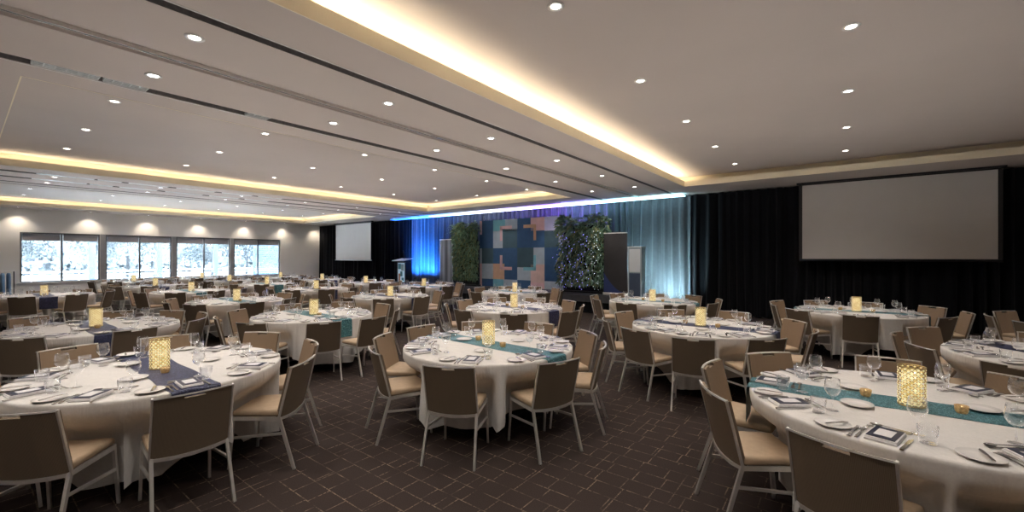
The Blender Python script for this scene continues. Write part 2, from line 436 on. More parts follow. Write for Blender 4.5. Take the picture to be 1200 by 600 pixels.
# track rail in the middle of the soffit nearest the camera
b = MB(); b.box(-5.115, -5.075, YF, 13.2, ZS - .004, ZS + .03, 0); b.box(-5.105, -5.085, YF, 13.2, ZS - .006, ZS - .003, 1)
o = b.obj('ceiling_track', [M['chrome'], M['slot']]); o['kind'] = 'structure'
b = MB(); b.box(-3.96, -3.945, YF, 13.2, ZS - .006, ZS + .02); b.box(-6.37, -6.355, YF, 13.2, ZS - .006, ZS + .02)
struct('trim_4', b, M['trimring'])
n_trim = 5
for x0, x1, y0, y1 in TRAYS:
    b = MB(); t = .012; g = .30; zl = 3.745
    rect = [(x0, None)]
    # lips (vertical plates at the tray's edge) and back walls of the cove
    b.box(x0, x0 + t, y0, y1, ZS - .002, zl); b.box(x0 - g - .02, x0 - g, y0, y1 + g, ZS + TH, ZT)
    b.box(x0, x1 if x1 < XR else XR, y1 - t, y1, ZS - .002, zl); b.box(x0 - g, min(x1 + g, XR), y1 + g, y1 + g + .02, ZS + TH, ZT)
    if x1 < XR:
        b.box(x1 - t, x1, y0, y1, ZS - .002, zl); b.box(x1 + g, x1 + g + .02, y0, y1 + g, ZS + TH, ZT)
    if y0 > YF:
        b.box(x0, x1, y0, y0 + t, ZS - .002, zl); b.box(x0 - g, x1 + g, y0 - g - .02, y0 - g, ZS + TH, ZT)
    struct('trim_%d' % n_trim, b, M['cream']); n_trim += 1

# ------------------------------------------------------------------ downlights
b = MB(); b.lathe([(.075, 0), (.075, -.006), (.05, -.008), (.044, .0), (.044, .012)], 20); DL_RING = b.mesh('trim_ring', M['trimring'])
b = MB(); b.lathe([(.0005, -.003), (.043, -.003)], 16); DL_LENS = b.mesh('lens', M['lens'])


def downlight(x, y, z, label, power=P_SPOT, ang=118, tgt=None, color=(1, .93, .86)):
    if y > 11 and x < -4 and x > -14 and tgt is None: tgt = (x, 12.9, 1.2); power *= 1.1; ang = 60
    if in_frame(x, y, z, 30):
        t = thing('downlight', label, 'ceiling light', (x, y, z - .001), 0, 'recessed downlights in the ceiling')
        link('lens', DL_LENS, link('trim_ring', DL_RING, t))
    spot('downlight_beam', (x, y, z - .02), tgt or (x, y, 0), power, color, ang, .75, .045)


ROWS = [([-1.98, .08, 4.5, 6.6], ZT, [11.2, 9.2, 7.2, 5.2, 3.2, 1.2, -.8], ['high tray row beside the glowing cove', 'high tray row over the bare screen', 'added unseen tray row beyond the big screen', 'added unseen tray row by the far wall']),  # last two rows are out of view, added to keep the light level
        ([-4.43, -5.70], ZS, [11.2, 9.2, 7.2, 5.2, 3.25, 1.25, -.75], ['lowered beam row by the cove', 'lowered beam row by the air grilles']),
        ([-8.13, -10.33, -12.45], ZT, [11.35, 9.35, 7.35, 5.35, 3.35, 1.35], ['middle tray row by the lowered beam', 'middle tray centre row', 'middle tray row on the window side']),
        ([-14.80, -16.12], ZS, [11.4, 9.4, 7.4, 5.4, 3.4, 1.4], ['far beam row by the middle tray', 'far beam row by the window tray']),
        ([-20.75, -22.9], ZT, [11.3, 9.3, 7.4, 5.4, 3.4, 1.42], ['window tray inner row', 'window tray row closest to the wall'])]
for xs_, z, ys_, names in ROWS:
    for x, nm in zip(xs_, names):
        for k, y in enumerate(ys_):
            downlight(x, y, z, 'round recessed downlight, %s from the stage curtain, %s' % (ORD[k], nm))
for k, y in enumerate([13.2, 11.3, 9.3, 7.3, 5.3, 3.4, 1.4]):
    downlight(-24.98, y, ZS, 'small recessed wall washer over the windows, %s from the stage curtain' % ORD[k], 52, 100, (-25.14, y, 0), (1, .85, .68))

# air grilles in the beams
def grille(x0, x1, y0, y1, label, mt):
    t = thing('air_grille', label, 'air grille', ((x0 + x1) / 2, y0, ZS + .004), 0, 'slot air grilles in the ceiling beams')
    wx = (x1 - x0) / 2; L = y1 - y0
    b = MB(); b.box(-wx, wx, 0, L, .03, .035)
    b.obj('backing', M['slot'], t)
    b = MB()
    n = 3
    for i in range(n): xx = -wx + (2 * wx) * (i + .5) / n; b.box(xx - .005, xx + .005, 0, L, .0, .03)
    k = int(L / .07)
    for i in range(k + 1): b.box(-wx, wx, i * L / k - .004, i * L / k + .004, .002, .03)
    b.box(-wx, -wx + .008, 0, L, -.006, .03); b.box(wx - .008, wx, 0, L, -.006, .03)
    b.obj('louvre', mt, t)


M['louvre'] = vary(mat('grille_metal', (.80, .82, .80), .3, .4), scale=40, amt=.1)
for i, (a, c) in enumerate([(.44, .92), (.96, 1.32), (2.35, 2.62)]):
    grille(-6.335, -6.185, a, c, 'perforated silver air grille, %s along the near beam slot' % ORD[i], M['louvre'])
ys_ = [(1.1, 2.05), (2.12, 2.55), (2.7, 3.5), (3.7, 4.6), (4.8, 5.6), (5.8, 6.5)]
for i, (a, c) in enumerate(ys_):
    grille(-15.65, -15.47, a, c, 'bright slot grille, %s along the far beam middle slot' % ORD[i], M['louvre'])
    grille(-14.61, -14.45, a, c, 'pale slot grille, %s along the far beam inner slot' % ORD[i], M['louvre'])

# ------------------------------------------------------------------ stage wall: curtains
def drape_mesh(x0, x1, seed, z0=.02, z1=3.57):
    rnd = random.Random(seed); b = MB(); step = .022; n = int((x1 - x0) / step); rows = [0, .25, .5, .75, .93, 1]
    ph = rnd.random() * 6; f = [(rnd.uniform(.8, 1.3), rnd.random() * 6) for _ in range(3)]
    v = []; 
    for j, t in enumerate(rows):
        z = z0 + (z1 - z0) * t
        for i in range(n + 1):
            x = x0 + (x1 - x0) * i / n
            u = (x - x0)
            ph2 = 2 * PI * u / .27 + 1.9 * math.sin(u * 2.3 + ph) + .8 * math.sin(u * 5.1 + f[0][1]) + .25 * math.sin(t * 3 + u * 3)
            s_ = math.sin(ph2)
            amp = (.05 + .05 * (.5 + .5 * math.sin(u * 3.1 + f[1][1]))) * (1.1 - .5 * t)
            v.append((x + .02 * math.sin(t * 4 + u * 4 + ph) * (1 - t), YB - .19 + amp * (s_ + .25 * math.sin(2.3 * ph2)) + .01 * math.sin(u * 19), z))
    fc = []
    for j in range(len(rows) - 1):
        for i in range(n): a = j * (n + 1) + i; fc.append((a, a + 1, a + n + 2, a + n + 1))
    b.add(v, fc, 0, True)
    return b


M['drape_black'] = vary(mat('black_velvet', (.006, .0065, .009), .9, spec=.15, sheen=.06), scale=12, amt=.15)
M['drape_blue'] = vary(mat('midnight_satin', (.045, .055, .085), .55, spec=.4, sheen=.2), scale=12, amt=.12)
M['drape_grey'] = vary(mat('charcoal_satin', (.06, .068, .078), .5, spec=.4, sheen=.2), scale=12, amt=.12)
CUR = [(-25.28, -22.2, 'drape_black', 'black drape in the corner beside the window wall'),
       (-22.2, -19.4, 'drape_black', 'black drape behind the white corner screen'),
       (-19.4, -16.65, 'drape_black', 'black drape behind the lectern'),
       (-16.65, -14.45, 'drape_blue', 'drape washed bright blue beside the silver banner'),
       (-14.45, -11.9, 'drape_blue', 'drape behind the silver banner and plant wall'),
       (-11.9, -9.7, 'drape_blue', 'drape above the patchwork backdrop on its window side'),
       (-9.7, -7.4, 'drape_grey', 'violet lit drape above the patchwork backdrop'),
       (-7.4, -5.45, 'drape_grey', 'drape behind the purple lit plant wall'),
       (-5.45, -3.6, 'drape_grey', 'pale teal lit drape behind the white column'),
       (-3.6, -1.2, 'drape_black', 'dark drape between teal drape and big screen'),
       (-1.2, 1.1, 'drape_black', 'black drape behind inner half of big screen'),
       (1.1, 3.4, 'drape_black', 'black drape behind outer half of big screen')]
for i, (x0, x1, mk, lab) in enumerate(CUR):
    tag(drape_mesh(x0, x1, i).obj('curtain', M[mk]), lab, 'curtain', 'drapes along the stage wall')

# ------------------------------------------------------------------ projection screens
M['screen'] = vary(mat('screen_cloth', (.62, .60, .58), .9, spec=.1), scale=3, amt=.015)


def proj_screen(x0, x1, z0, z1, y, label, bd):
    t = thing('projection_screen', label, 'projection screen', ((x0 + x1) / 2, y, z0))
    w2 = (x1 - x0) / 2; H = z1 - z0
    b = MB()
    # slightly curled fabric
    n = 12; v = []
    for j in range(2):
        for i in range(n + 1):
            u = -1 + 2 * i / n; v.append((u * w2, .012 * u * u, j * H))
    b.add(v, [(i, i + 1, n + 2 + i, n + 1 + i) for i in range(n)], 0, True)
    v = [(p[0], p[1] + .004, p[2]) for p in v]; b.add(v, [(i, i + 1, n + 2 + i, n + 1 + i) for i in range(n)], 0, True)
    fab = b.obj('screen_fabric', M['screen'], t)
    b = MB()
    for s in (-1, 1): b.box(s * w2 - (bd if s < 0 else 0), s * w2 + (bd if s > 0 else 0), .004, .018, -bd, H + .02)
    b.box(-w2, w2, .002, .02, H, H + .04)
    b.obj('border', M['black'], t)
    b = MB(); b.tube([(-w2 - .06, .008, -.03), (w2 + .06, .008, -.03)], .028 if bd > .05 else .022, 8); b.obj('weight_bar', M['black'] if bd > .05 else M['white'], fab)
    b = MB(); b.box(-w2 - .12, w2 + .12, -.05, .09, H + .03, ZS - z0 - .001); b.obj('casing', M['black'], t)


proj_screen(-.78, 2.61, 1.65, 3.53, 13.26, 'big bare projection screen with black border on dark drapes', .07)
proj_screen(-23.0, -19.6, 1.55, 3.50, 13.26, 'white projection screen in the corner beside the window wall', .03)

# ------------------------------------------------------------------ stage and what stands on it
STZ = .53
t = thing('stage', 'low black stage platform along the drapes', 'stage', (-11.1, 11.6, 0))
x0, x1, dy = -6.1, 6.08, 1.75
b = MB(); b.box(x0, x1, 0, dy, STZ - .04, STZ); b.obj('deck', vary(mat('stage_carpet', (.03, .03, .036), .9), scale=60, amt=.2), t)
b = MB(); b.box(x0 - .01, x1 + .01, -.03, 0, STZ - .19, STZ + .005); b.box(x1, x1 + .03, -.03, dy, STZ - .19, STZ + .005); b.obj('fascia', vary(mat('stage_fascia', (.06, .06, .07), .6), scale=9, amt=.15), t)
b = MB(); n = 300; v = []
for j in (0, 1):
    for i in range(n + 1): v.append((x0 + (x1 - x0) * i / n, .02 + .018 * math.sin(i * 1.15), .005 + j * (STZ - .2)))
b.add(v, [(i, i + 1, n + 2 + i, n + 1 + i) for i in range(n)], 0, True); b.obj('skirt', M['drape_black'], t)

# patchwork backdrop
bx0, bx1, bz0, bz1 = -11.64, -7.72, STZ, 3.15
cols = {'n': (.050, .115, .245), 't': (.20, .48, .60), 'g': (.42, .50, .60), 's': (.070, .125, .165), 'p': (.78, .52, .56), 'o': (.66, .42, .30), 'l': (.55, .56, .78), 'k': (.74, .54, .52)}
keys = list(cols); pm = [vary(mat('patch_' + k, cols[k], .75, spec=.2), scale=6, amt=.06) for k in keys]
PATCH = [('n', -11.64, bz0, -7.72, bz1, 0),
         ('p', -11.64, 2.60, -11.52, 3.15, 1), ('g', -11.64, 1.43, -11.52, 2.04, 1), ('p', -11.64, .53, -11.52, 1.43, 1),
         ('t', -10.93, 2.70, -10.32, 3.15, 1), ('g', -10.32, 2.72, -9.73, 3.15, 1), ('p', -9.11, 2.66, -8.50, 3.15, 1), ('l', -8.50, 2.64, -7.72, 3.15, 1),
         ('g', -10.93, 2.04, -10.44, 2.72, 1), ('s', -11.52, 1.43, -10.93, 2.04, 1), ('s', -10.44, 2.04, -9.73, 2.77, 1), ('n', -9.73, 2.04, -8.98, 2.77, 1),
         ('s', -9.73, 1.30, -8.98, 2.04, 1), ('g', -8.98, 1.42, -8.50, 2.04, 1), ('s', -8.50, 2.04, -7.90, 2.64, 1), ('g', -7.90, 2.04, -7.72, 2.64, 1),
         ('g', -11.52, .82, -10.93, 1.43, 1), ('o', -10.93, .82, -10.36, 1.43, 1), ('g', -9.73, .82, -9.11, 1.30, 1), ('k', -9.11, .75, -8.50, 1.42, 1),
         ('t', -10.93, .53, -10.40, .82, 1), ('g', -10.40, .53, -9.73, .82, 1), ('p', -9.11, .53, -8.50, .75, 1), ('g', -8.50, .53, -7.72, .82, 1),
         ('o', -7.90, .82, -7.78, 1.42, 1),
         ('p', -10.58, 2.32, -10.46, 2.90, 2), ('p', -10.58, 2.78, -9.99, 2.90, 2), ('o', -9.44, 2.78, -8.87, 2.90, 2), ('o', -8.98, 2.31, -8.87, 2.90, 2),
         ('p', -10.58, 1.19, -10.46, 1.76, 2), ('p', -10.58, 1.19, -9.99, 1.31, 2), ('t', -9.44, 1.19, -8.87, 1.31, 2), ('t', -8.98, 1.19, -8.87, 1.76, 2)]
t = thing('stage_backdrop', 'tall patchwork backdrop of navy, teal, pink and grey squares on stage', 'backdrop', (-9.68, 13.0, STZ + .003))
b = MB()
for k, xa, za, xb, zb, lay in PATCH:
    d = .03 + .004 * lay
    b.box(xa + 9.68, xb + 9.68, -d, 0.0 - .002 * lay if lay else .02, za - STZ, zb - STZ, keys.index(k))
b.obj('patchwork_panel', pm, t)
b = MB()
for xx in (-1.9, 0, 1.9):
    b.bar((xx, .05, 0), (xx, .05, bz1 - STZ - .05), .05, .05); b.bar((xx, .05, 1.2), (xx, .30, .02), .04, .04); b.bar((xx, .05, .02), (xx, .30, .02), .04, .04)
b.obj('support_frame', M['black'], t)


def leafy(name, label, x0, x1, y, z0, z1, seed, purple):
    z0 += .004; rnd = random.Random(seed); t = thing(name, label, 'plant wall', ((x0 + x1) / 2, y, z0)); w2 = (x1 - x0) / 2; H = z1 - z0
    b = MB(); b.box(-w2 * .86, w2 * .86, .02, .07, .04, H - .25); b.box(-w2 * .9, w2 * .9, -.1, .2, 0, .05); b.obj('trellis', M['black'], t)
    b = MB()
    for i in range(2300):
        hz = rnd.random(); edge = w2 * (1 + .07 * math.sin(hz * 9 + seed) + .05 * math.sin(hz * 23))
        u = rnd.uniform(-1, 1); px = u * edge; pz = .12 + (H - .12) * hz * (.97 + .05 * math.sin(u * 5 + seed)); py = -rnd.random() ** 1.5 * .2 * (1 - .5 * abs(u)) - .02
        L = rnd.uniform(.09, .22) * (1.4 if hz > .8 else 1); W = L * rnd.uniform(.22, .45)
        ang = rnd.gauss(0, .9); d = Vector((math.sin(ang) + u * .4, -rnd.uniform(.3, 1), -math.cos(ang) * .8 if hz < .9 else rnd.uniform(-.5, .9))).normalized()
        s_ = d.cross(Vector((rnd.uniform(-.4, .4), -.4, 1))).normalized(); nn = s_.cross(d)
        p = Vector((px, py, max(.34, pz))); mid = p + d * L * .5 + nn * L * .12; tip = p + d * L - Vector((0, 0, L * .25))
        mi = 0 if rnd.random() < .5 else (1 if rnd.random() < .6 else 2)
        b.add([p, mid + s_ * W / 2, tip, mid - s_ * W / 2], [(0, 1, 2), (0, 2, 3)], mi, False)
    # hanging fern fronds from the top
    for i in range(26):
        px = rnd.uniform(-w2, w2); a = rnd.uniform(-.8, .8); L = rnd.uniform(.3, .6)
        pts = []
        for k in range(8):
            q = k / 7; pts.append(Vector((px + math.sin(a) * L * q * .7, -.12 - L * .5 * q, H - .12 + .22 * math.sin(q * 2.2) - .35 * q * q * L / .4)))
        for k in range(1, 8):
            for s in (-1, 1):
                d = Vector((s, -.2, -.35)).normalized(); L2 = .10 * (1 - k / 9)
                p = pts[k]; fw = (pts[k] - pts[k - 1]).normalized()
                b.add([p, p + d * L2 * .5 + fw * .012, p + d * L2, p + d * L2 * .5 - fw * .012], [(0, 1, 2, 3)], 1)
    f = b.obj('foliage', LEAF, t); f['kind'] = 'stuff'
    if purple:
        for k in range(6):
            b = MB(); xx = -w2 * .8 + 1.6 * w2 * k / 5
            zc = H * .80
            while zc > .1:
                xj = xx + rnd.gauss(0, .11); r_ = rnd.uniform(.008, .015)
                c = Vector((xj, -.225, zc)); b.add([c + Vector(q) * r_ for q in ((1, 0, 0), (-1, 0, 0), (0, 1, 0), (0, -1, 0), (0, 0, 1), (0, 0, -1))],
                      [(0, 2, 4), (2, 1, 4), (1, 3, 4), (3, 0, 4), (2, 0, 5), (1, 2, 5), (3, 1, 5), (0, 3, 5)], 0)
                zc -= rnd.uniform(.05, .11)
            b.obj('light_string', M['fairy'] if k < 4 else M['fairywhite'], t)
    return t


LEAF = [vary(mat('leaf_a', (.11, .19, .12), .4), scale=9, amt=.3), vary(mat('leaf_b', (.21, .33, .23), .35), scale=9, amt=.3), vary(mat('leaf_c', (.26, .28, .13), .4), scale=9, amt=.3)]
M['fairy'] = mat('violet_bulb', (.3, .3, .9), .4, emit=(.28, .25, 1.0), estr=2.6)
M['fairywhite'] = mat('white_bulb', (.8, .8, .9), .4, emit=(.75, .85, 1.0), estr=1.4)
leafy('plant_screen', 'tall leafy plant wall between silver banner and patchwork backdrop', -12.75, -11.45, 12.7, STZ, 3.05, 3, False)
leafy('plant_screen', 'leafy plant wall strung with violet fairy lights beside black banner', -7.52, -5.82, 12.5, STZ, 3.0, 5, True)


def banner(label, x0, x1, y, z0, z1, mt, swoosh=None):
    t = thing('pull_up_banner', label, 'banner', ((x0 + x1) / 2, y, z0 + .003)); w2 = (x1 - x0) / 2; H = z1 - z0
    b = MB(); n = 10; v = []
    for j in (0, 1):
        for i in range(n + 1): u = -1 + 2 * i / n; v.append((u * w2, .02 * math.sin(u * 3) * (1 - j * .4), .08 + j * (H - .08)))
    b.add(v, [(i, i + 1, n + 2 + i, n + 1 + i) for i in range(n)], 0, True)
    b.add([(p[0], p[1] + .004, p[2]) for p in v], [(i, i + 1, n + 2 + i, n + 1 + i) for i in range(n)], 0, True)
    b.obj('banner_sheet', mt, t)
    if swoosh:
        b = MB(); m_ = 14; up = []; lo = []
        for i in range(m_ + 1):
            q = i / m_; xx = -w2 + q * 2 * w2; up.append((xx, -.024 + .0 * q, .08 + .62 * (1 - q) ** 2.0)); lo.append((xx, -.024, .08))
        b.add(lo + up, [(i, i + 1, m_ + 2 + i, m_ + 1 + i) for i in range(m_)], 0)
        b.obj('blue_swoosh', swoosh, t)
    b = MB(); b.rbox(-w2 - .02, w2 + .02, -.06, .07, 0, .08, .015); b.obj('base', M['chrome'], t)
    b = MB(); b.box(-w2 - .005, w2 + .005, -.014, .014, H - .015, H + .012); b.obj('top_rail', M['chrome'], t)
    b = MB(); b.tube([(0, .06, .05), (0, .03, H)], .01, 6); b.obj('pole', M['chrome'], t)


M['bn_silver'] = vary(mat('silver_print', (.20, .21, .23), .35, .6), 'wave', 1.1, .35, stretch=(1, .01, .01))
M['bn_black'] = vary(mat('black_print', (.028, .026, .028), .7), scale=3, amt=.1)
M['bn_blue'] = vary(mat('blue_print', (.025, .045, .16), .6), scale=3, amt=.1)
banner('silver grey pull-up banner on stage beside blue lit drape', -13.82, -13.02, 12.8, STZ, 2.44, M['bn_silver'])
banner('tall black pull-up banner with blue curve at its foot', -5.78, -5.04, 12.16, STZ, 2.42, M['bn_black'], M['bn_blue'])

# white display column beside the stage
t = thing('display_column', 'narrow pale display column standing beside the black banner', 'display column', (-4.755, 12.2, 0))
b = MB(); b.box(-.19, .19, -.17, .17, .03, 1.97); b.obj('body', vary(mat('column_paint', (.32, .42, .47), .5), scale=4, amt=.05), t)
b = MB(); b.box(-.16, .165, -.178, -.17, 1.25, 1.93); b.obj('upper_panel', M['white'], t)
b = MB(); b.box(-.16, .165, -.178, -.17, .10, 1.22); b.obj('lower_panel', vary(mat('slate_panel', (.06, .085, .14), .5), scale=5, amt=.06), t)
b = MB(); b.box(-.205, .205, -.185, .185, 1.97, 2.0); b.box(-.205, .205, -.185, .185, 0, .03)
for xx in (-.2, .19): b.box(xx, xx + .012, -.185, -.17, .03, 1.97)
b.obj('edge_trim', M['white'], t)

# lectern
t = thing('lectern', 'black lectern with a colourful lit front screen and gooseneck microphone', 'lectern', (-15.55, 12.1, STZ + .003))
b = MB(); b.box(-.30, .30, -.02, .30, 0, .94); b.box(-.34, .34, -.12, .34, 0, .04); b.obj('body', M['black'], t)
b = MB()
for k, (c, x0, z0, x1, z1) in enumerate([(0, -.22, .05, .24, .90), (1, -.20, .62, .0, .86), (2, -.18, .05, -.05, .42), (1, -.05, .3, .1, .52), (3, .02, .55, .20, .84), (1, .05, .1, .2, .24)]):
    b.box(x0, x1, -.028 - .002 * k, -.02, z0, z1, c)
b.obj('front_screen', [mat('screen_pale', (.35, .50, .60), .5, emit=(.5, .7, .85), estr=.35), mat('screen_teal', (.05, .2, .26), .5), mat('screen_rust', (.45, .18, .08), .5), mat('screen_grey', (.2, .3, .36), .5)], t)  # lit screen face, so its pale ground emits
b = MB(); b.bar((0, -.22, .99), (0, .32, 1.09), .80, .03, (0, 0, 1)); b.obj('reading_desk', M['chrome'], t)
b = MB(); b.tube([(.2, -.0, 1.05), (.22, -.03, 1.2), (.28, -.1, 1.38)], .008, 6); b.tube([(.28, -.1, 1.38), (.3, -.13, 1.44)], .015, 6); b.obj('microphone', M['black'], t)

# ------------------------------------------------------------------ coloured light: added glowing bars imitating the wash on the ceiling, uplights on the floor
WASH_BARS = [(-17.0, (.03, .20, 1.0), 2.0), (-15.6, (.05, .30, 1.0), 4.5), (-14.2, (.20, .42, 1.0), 4.5), (-12.8, (.50, .66, 1.0), 4), (-11.4, (.62, .70, 1.0), 4),
       (-10.0, (.48, .45, 1.0), 4.5), (-8.6, (.40, .30, 1.0), 4.5), (-7.2, (.45, .72, 1.0), 4), (-5.8, (.42, .82, 1.0), 3.4), (-4.4, (.50, .85, 1.0), 2.6)]
for i, (x, c, s) in enumerate(WASH_BARS):
    t = thing('ceiling_wash_bar', 'added glowing bar imitating coloured wash along the ceiling edge, %s from the corner screen' % ORD[i], 'stage light', (x, 13.25, ZS), 0, 'added wash bars above the stage drapes')
    b = MB(); b.box(-.66, .66, -.03, .03, -.0495, 0); b.obj('bar_mount', M['white'], t)
    b = MB(); b.box(-.69, .69, -.15, .15, -.075, -.05)
    b.obj('wash_glow', mat('ceiling_wash_%d' % i, c, .5, emit=c, estr=s * 1.5), t)
UPS = [(-16.15, 12.75, (.02, .20, 1.0), 320, 'blue'), (-15.5, 12.85, (.03, .26, 1.0), 320, 'blue'), (-14.95, 12.75, (.03, .25, 1.0), 320, 'blue'), (-8.4, 13.25, (.30, .16, 1.0), 260, 'violet'), (-7.2, 13.2, (.25, .2, 1.0), 260, 'violet'),
       (-5.3, 12.95, (.45, .78, .90), 50, 'teal'), (-4.45, 12.75, (.55, .85, .95), 85, 'teal'), (-3.95, 12.75, (.55, .85, .95), 85, 'teal')]
for i, (x, y, c, p, nm) in enumerate(UPS):
    z = STZ + .003 if -17 < x < -5.1 else 0
    t = thing('uplight', '%s floor uplight can at the foot of the drapes, %s along' % (nm, ORD[i]), 'stage light', (x, y, z), 0, 'floor uplights behind the stage')
    b = MB(); b.lathe([(.07, .05), (.09, .06), (.09, .2), (.08, .21)], 14); b.lathe([(.0005, .05), (.07, .05)], 14); b.obj('can', M['black'], t)
    b = MB(); b.box(-.12, .12, -.05, .05, 0, .02); b.box(-.12, -.105, -.02, .02, .02, .14); b.box(.105, .12, -.02, .02, .02, .14); b.obj('yoke', M['black'], t)
    b = MB(); b.lathe([(.0005, .2), (.08, .2)], 14); b.obj('lens', mat('uplight_lens_%d' % i, c, .5, emit=c, estr=3), t)
    spot('uplight_beam', (x, y, z + .215), (x, YB - .10, z + 1.05), p * P_UP, c, 88, .9, .05)

# ------------------------------------------------------------------ outside the windows
b = MB(); b.box(XL - 60, XL - .2, -30, 45, -.35, -.25); struct('ground', b, vary(mat('pale_ground', (.026, .028, .026), .9), scale=.4, amt=.15))
b = MB(); b.box(XL - 15, XL - .2, -8, 24, -.25, -.05); struct('terrace_bounce', b, vary(mat('bounce_concrete', (.80, .80, .79), .8), scale=3, amt=.1))  # terrace widened and paled out of view, reflecting sun up to the ceiling
M['postblue'] = vary(mat('post_paint', (.018, .036, .062), .6), scale=4, amt=.05)
t = thing('terrace_railing', 'slim pale railing along the terrace outside the windows', 'railing', (XL - 3.3, -1, -.05))
b = MB(); b.tube([(0, 0, 1.05), (0, 15, 1.05)], .03, 8); b.obj('handrail', M['white'], t)
b = MB()
for z in (.3, .5, .7, .88): b.tube([(0, 0, z), (0, 15, z)], .008, 5)
b.obj('wire', M['white'], t)
for k in range(11):
    b = MB(); b.bar((0, k * 1.5, 0), (0, k * 1.5, 1.05), .05, .05); b.obj('post', M['white'], t)
for k, y in enumerate((3.90, 6.45, 8.98)):
    b = MB(); b.box(-.11, .11, -.11, .11, -.05, 3.6); b.box(-.16, .16, -.16, .16, -.05, .05)
    o = b.obj('veranda_post', M['postblue']); o.location = (XL - 3.0, y, 0)
    tag(o, 'pale blue veranda post outside, seen through the %s window from the coat rack' % ORD[k], 'post', 'veranda posts outside the windows')
# slatted outbuilding behind the last pane
t = thing('slatted_screen', 'pale blue slatted screen outside the window closest to the stage', 'screen wall', (XL - 2.2, 11.3, -.05))
b = MB()
for k in range(22): b.box(-.03, .03, -.65, 2.3, .1 + k * .12, .1 + k * .12 + .085)
b.obj('slat_panel', vary(mat('slat_paint', (.02, .04, .07), .6), scale=3, amt=.08), t)
for yy in (-.65, 2.3):
    b = MB(); b.box(.03, .09, yy - .04, yy + .04, 0, 2.75); b.obj('post', M['postblue'], t)
PL = [vary(mat('pale_leaf_a', (.038, .05, .05), .7), scale=3, amt=.2), vary(mat('pale_leaf_b', (.055, .068, .072), .7), scale=3, amt=.2)]


def tree(x, y, h, rad, seed, label, trunk=.12):
    rnd = random.Random(seed); t = thing('tree', label, 'tree', (x, y, -.3), 0, 'trees beyond the terrace')
    b = MB(); b.tube([(0, 0, 0), (.1, .1, h * .4), (0, .2, h * .7)], [trunk, trunk * .8, trunk * .4], 8)
    for k in range(6):
        a = rnd.random() * 6.28; b.tube([(0, .1, h * (.3 + .06 * k)), (math.cos(a) * rad * .6, math.sin(a) * rad * .6, h * (.5 + .06 * k))], [trunk * .4, trunk * .12], 5)
    b.obj('trunk', vary(mat('pale_bark', (.05, .05, .055), .8), scale=6, amt=.2), t)
    b = MB()
    cl = [(rnd.uniform(-1, 1) * rad * .7, rnd.uniform(-1, 1) * rad * .7, h * rnd.uniform(.35, .95), rad * rnd.uniform(.3, .5)) for _ in range(16)]
    for i in range(2600):
        cx, cy, cz, cr_ = cl[i % 16]; d = Vector((rnd.gauss(0, 1), rnd.gauss(0, 1), rnd.gauss(0, 1))).normalized() * cr_ * rnd.random() ** .4
        p = Vector((cx, cy, cz)) + d; L = rnd.uniform(.16, .34); u = Vector((rnd.gauss(0, 1), rnd.gauss(0, 1), rnd.gauss(0, 1))).normalized(); q = u.orthogonal().normalized()
        b.add([p, p + u * L * .5 + q * L * .3, p + u * L, p + u * L * .5 - q * L * .3], [(0, 1, 2, 3)], i % 2)
    b.obj('foliage', PL, t)['kind'] = 'stuff'


for k, (x, y, h, rd, lab) in enumerate([(-44, 2.4, 6, 1.7, 'hazy round tree outside the first window'), (-40, 5.6, 5.5, 1.9, 'hazy spreading tree outside the second pane'), (-39, 8.6, 6.5, 2.2, 'hazy bare-looking tree outside the middle panes'),
        (-43, 13.4, 6, 2.0, 'hazy tree behind the second veranda post'), (-46, 17.2, 6, 2.2, 'hazy tree outside the third window'), (-50, 24.0, 6.5, 2.6, 'hazy tree far outside the window closest to stage'), (-52, 9.5, 8, 2.8, 'taller hazy tree rising behind the others')]):
    tree(x, y, h, rd, 20 + k, lab)

rnd = random.Random(77); b = MB()
for i in range(5200):
    y = rnd.uniform(-8, 52); q = rnd.random(); h = (3.4 + 1.3 * math.sin(y * .5) + .9 * math.sin(y * 1.3 + 1) + .5 * math.sin(y * 3.1)) * q
    p = Vector((XL - 44 + rnd.uniform(-1.5, 1.5) + (1 - q) * 1.0, y, -.2 + h)); L = rnd.uniform(.4, .9)
    u = Vector((rnd.gauss(0, .4), rnd.gauss(0, 1), rnd.gauss(0, 1))).normalized(); k = u.cross(Vector((1, 0, 0))).normalized()
    b.add([p, p + u * L * .5 + k * L * .3, p + u * L, p + u * L * .5 - k * L * .3], [(0, 1, 2, 3)], i % 2)
tag(b.obj('treeline', [vary(mat('far_leaf_a', (.042, .054, .058), .8), scale=.6, amt=.25), vary(mat('far_leaf_b', (.055, .067, .075), .8), scale=.6, amt=.25)]), 'pale hazy treeline far beyond the terrace', 'trees', kind='stuff')

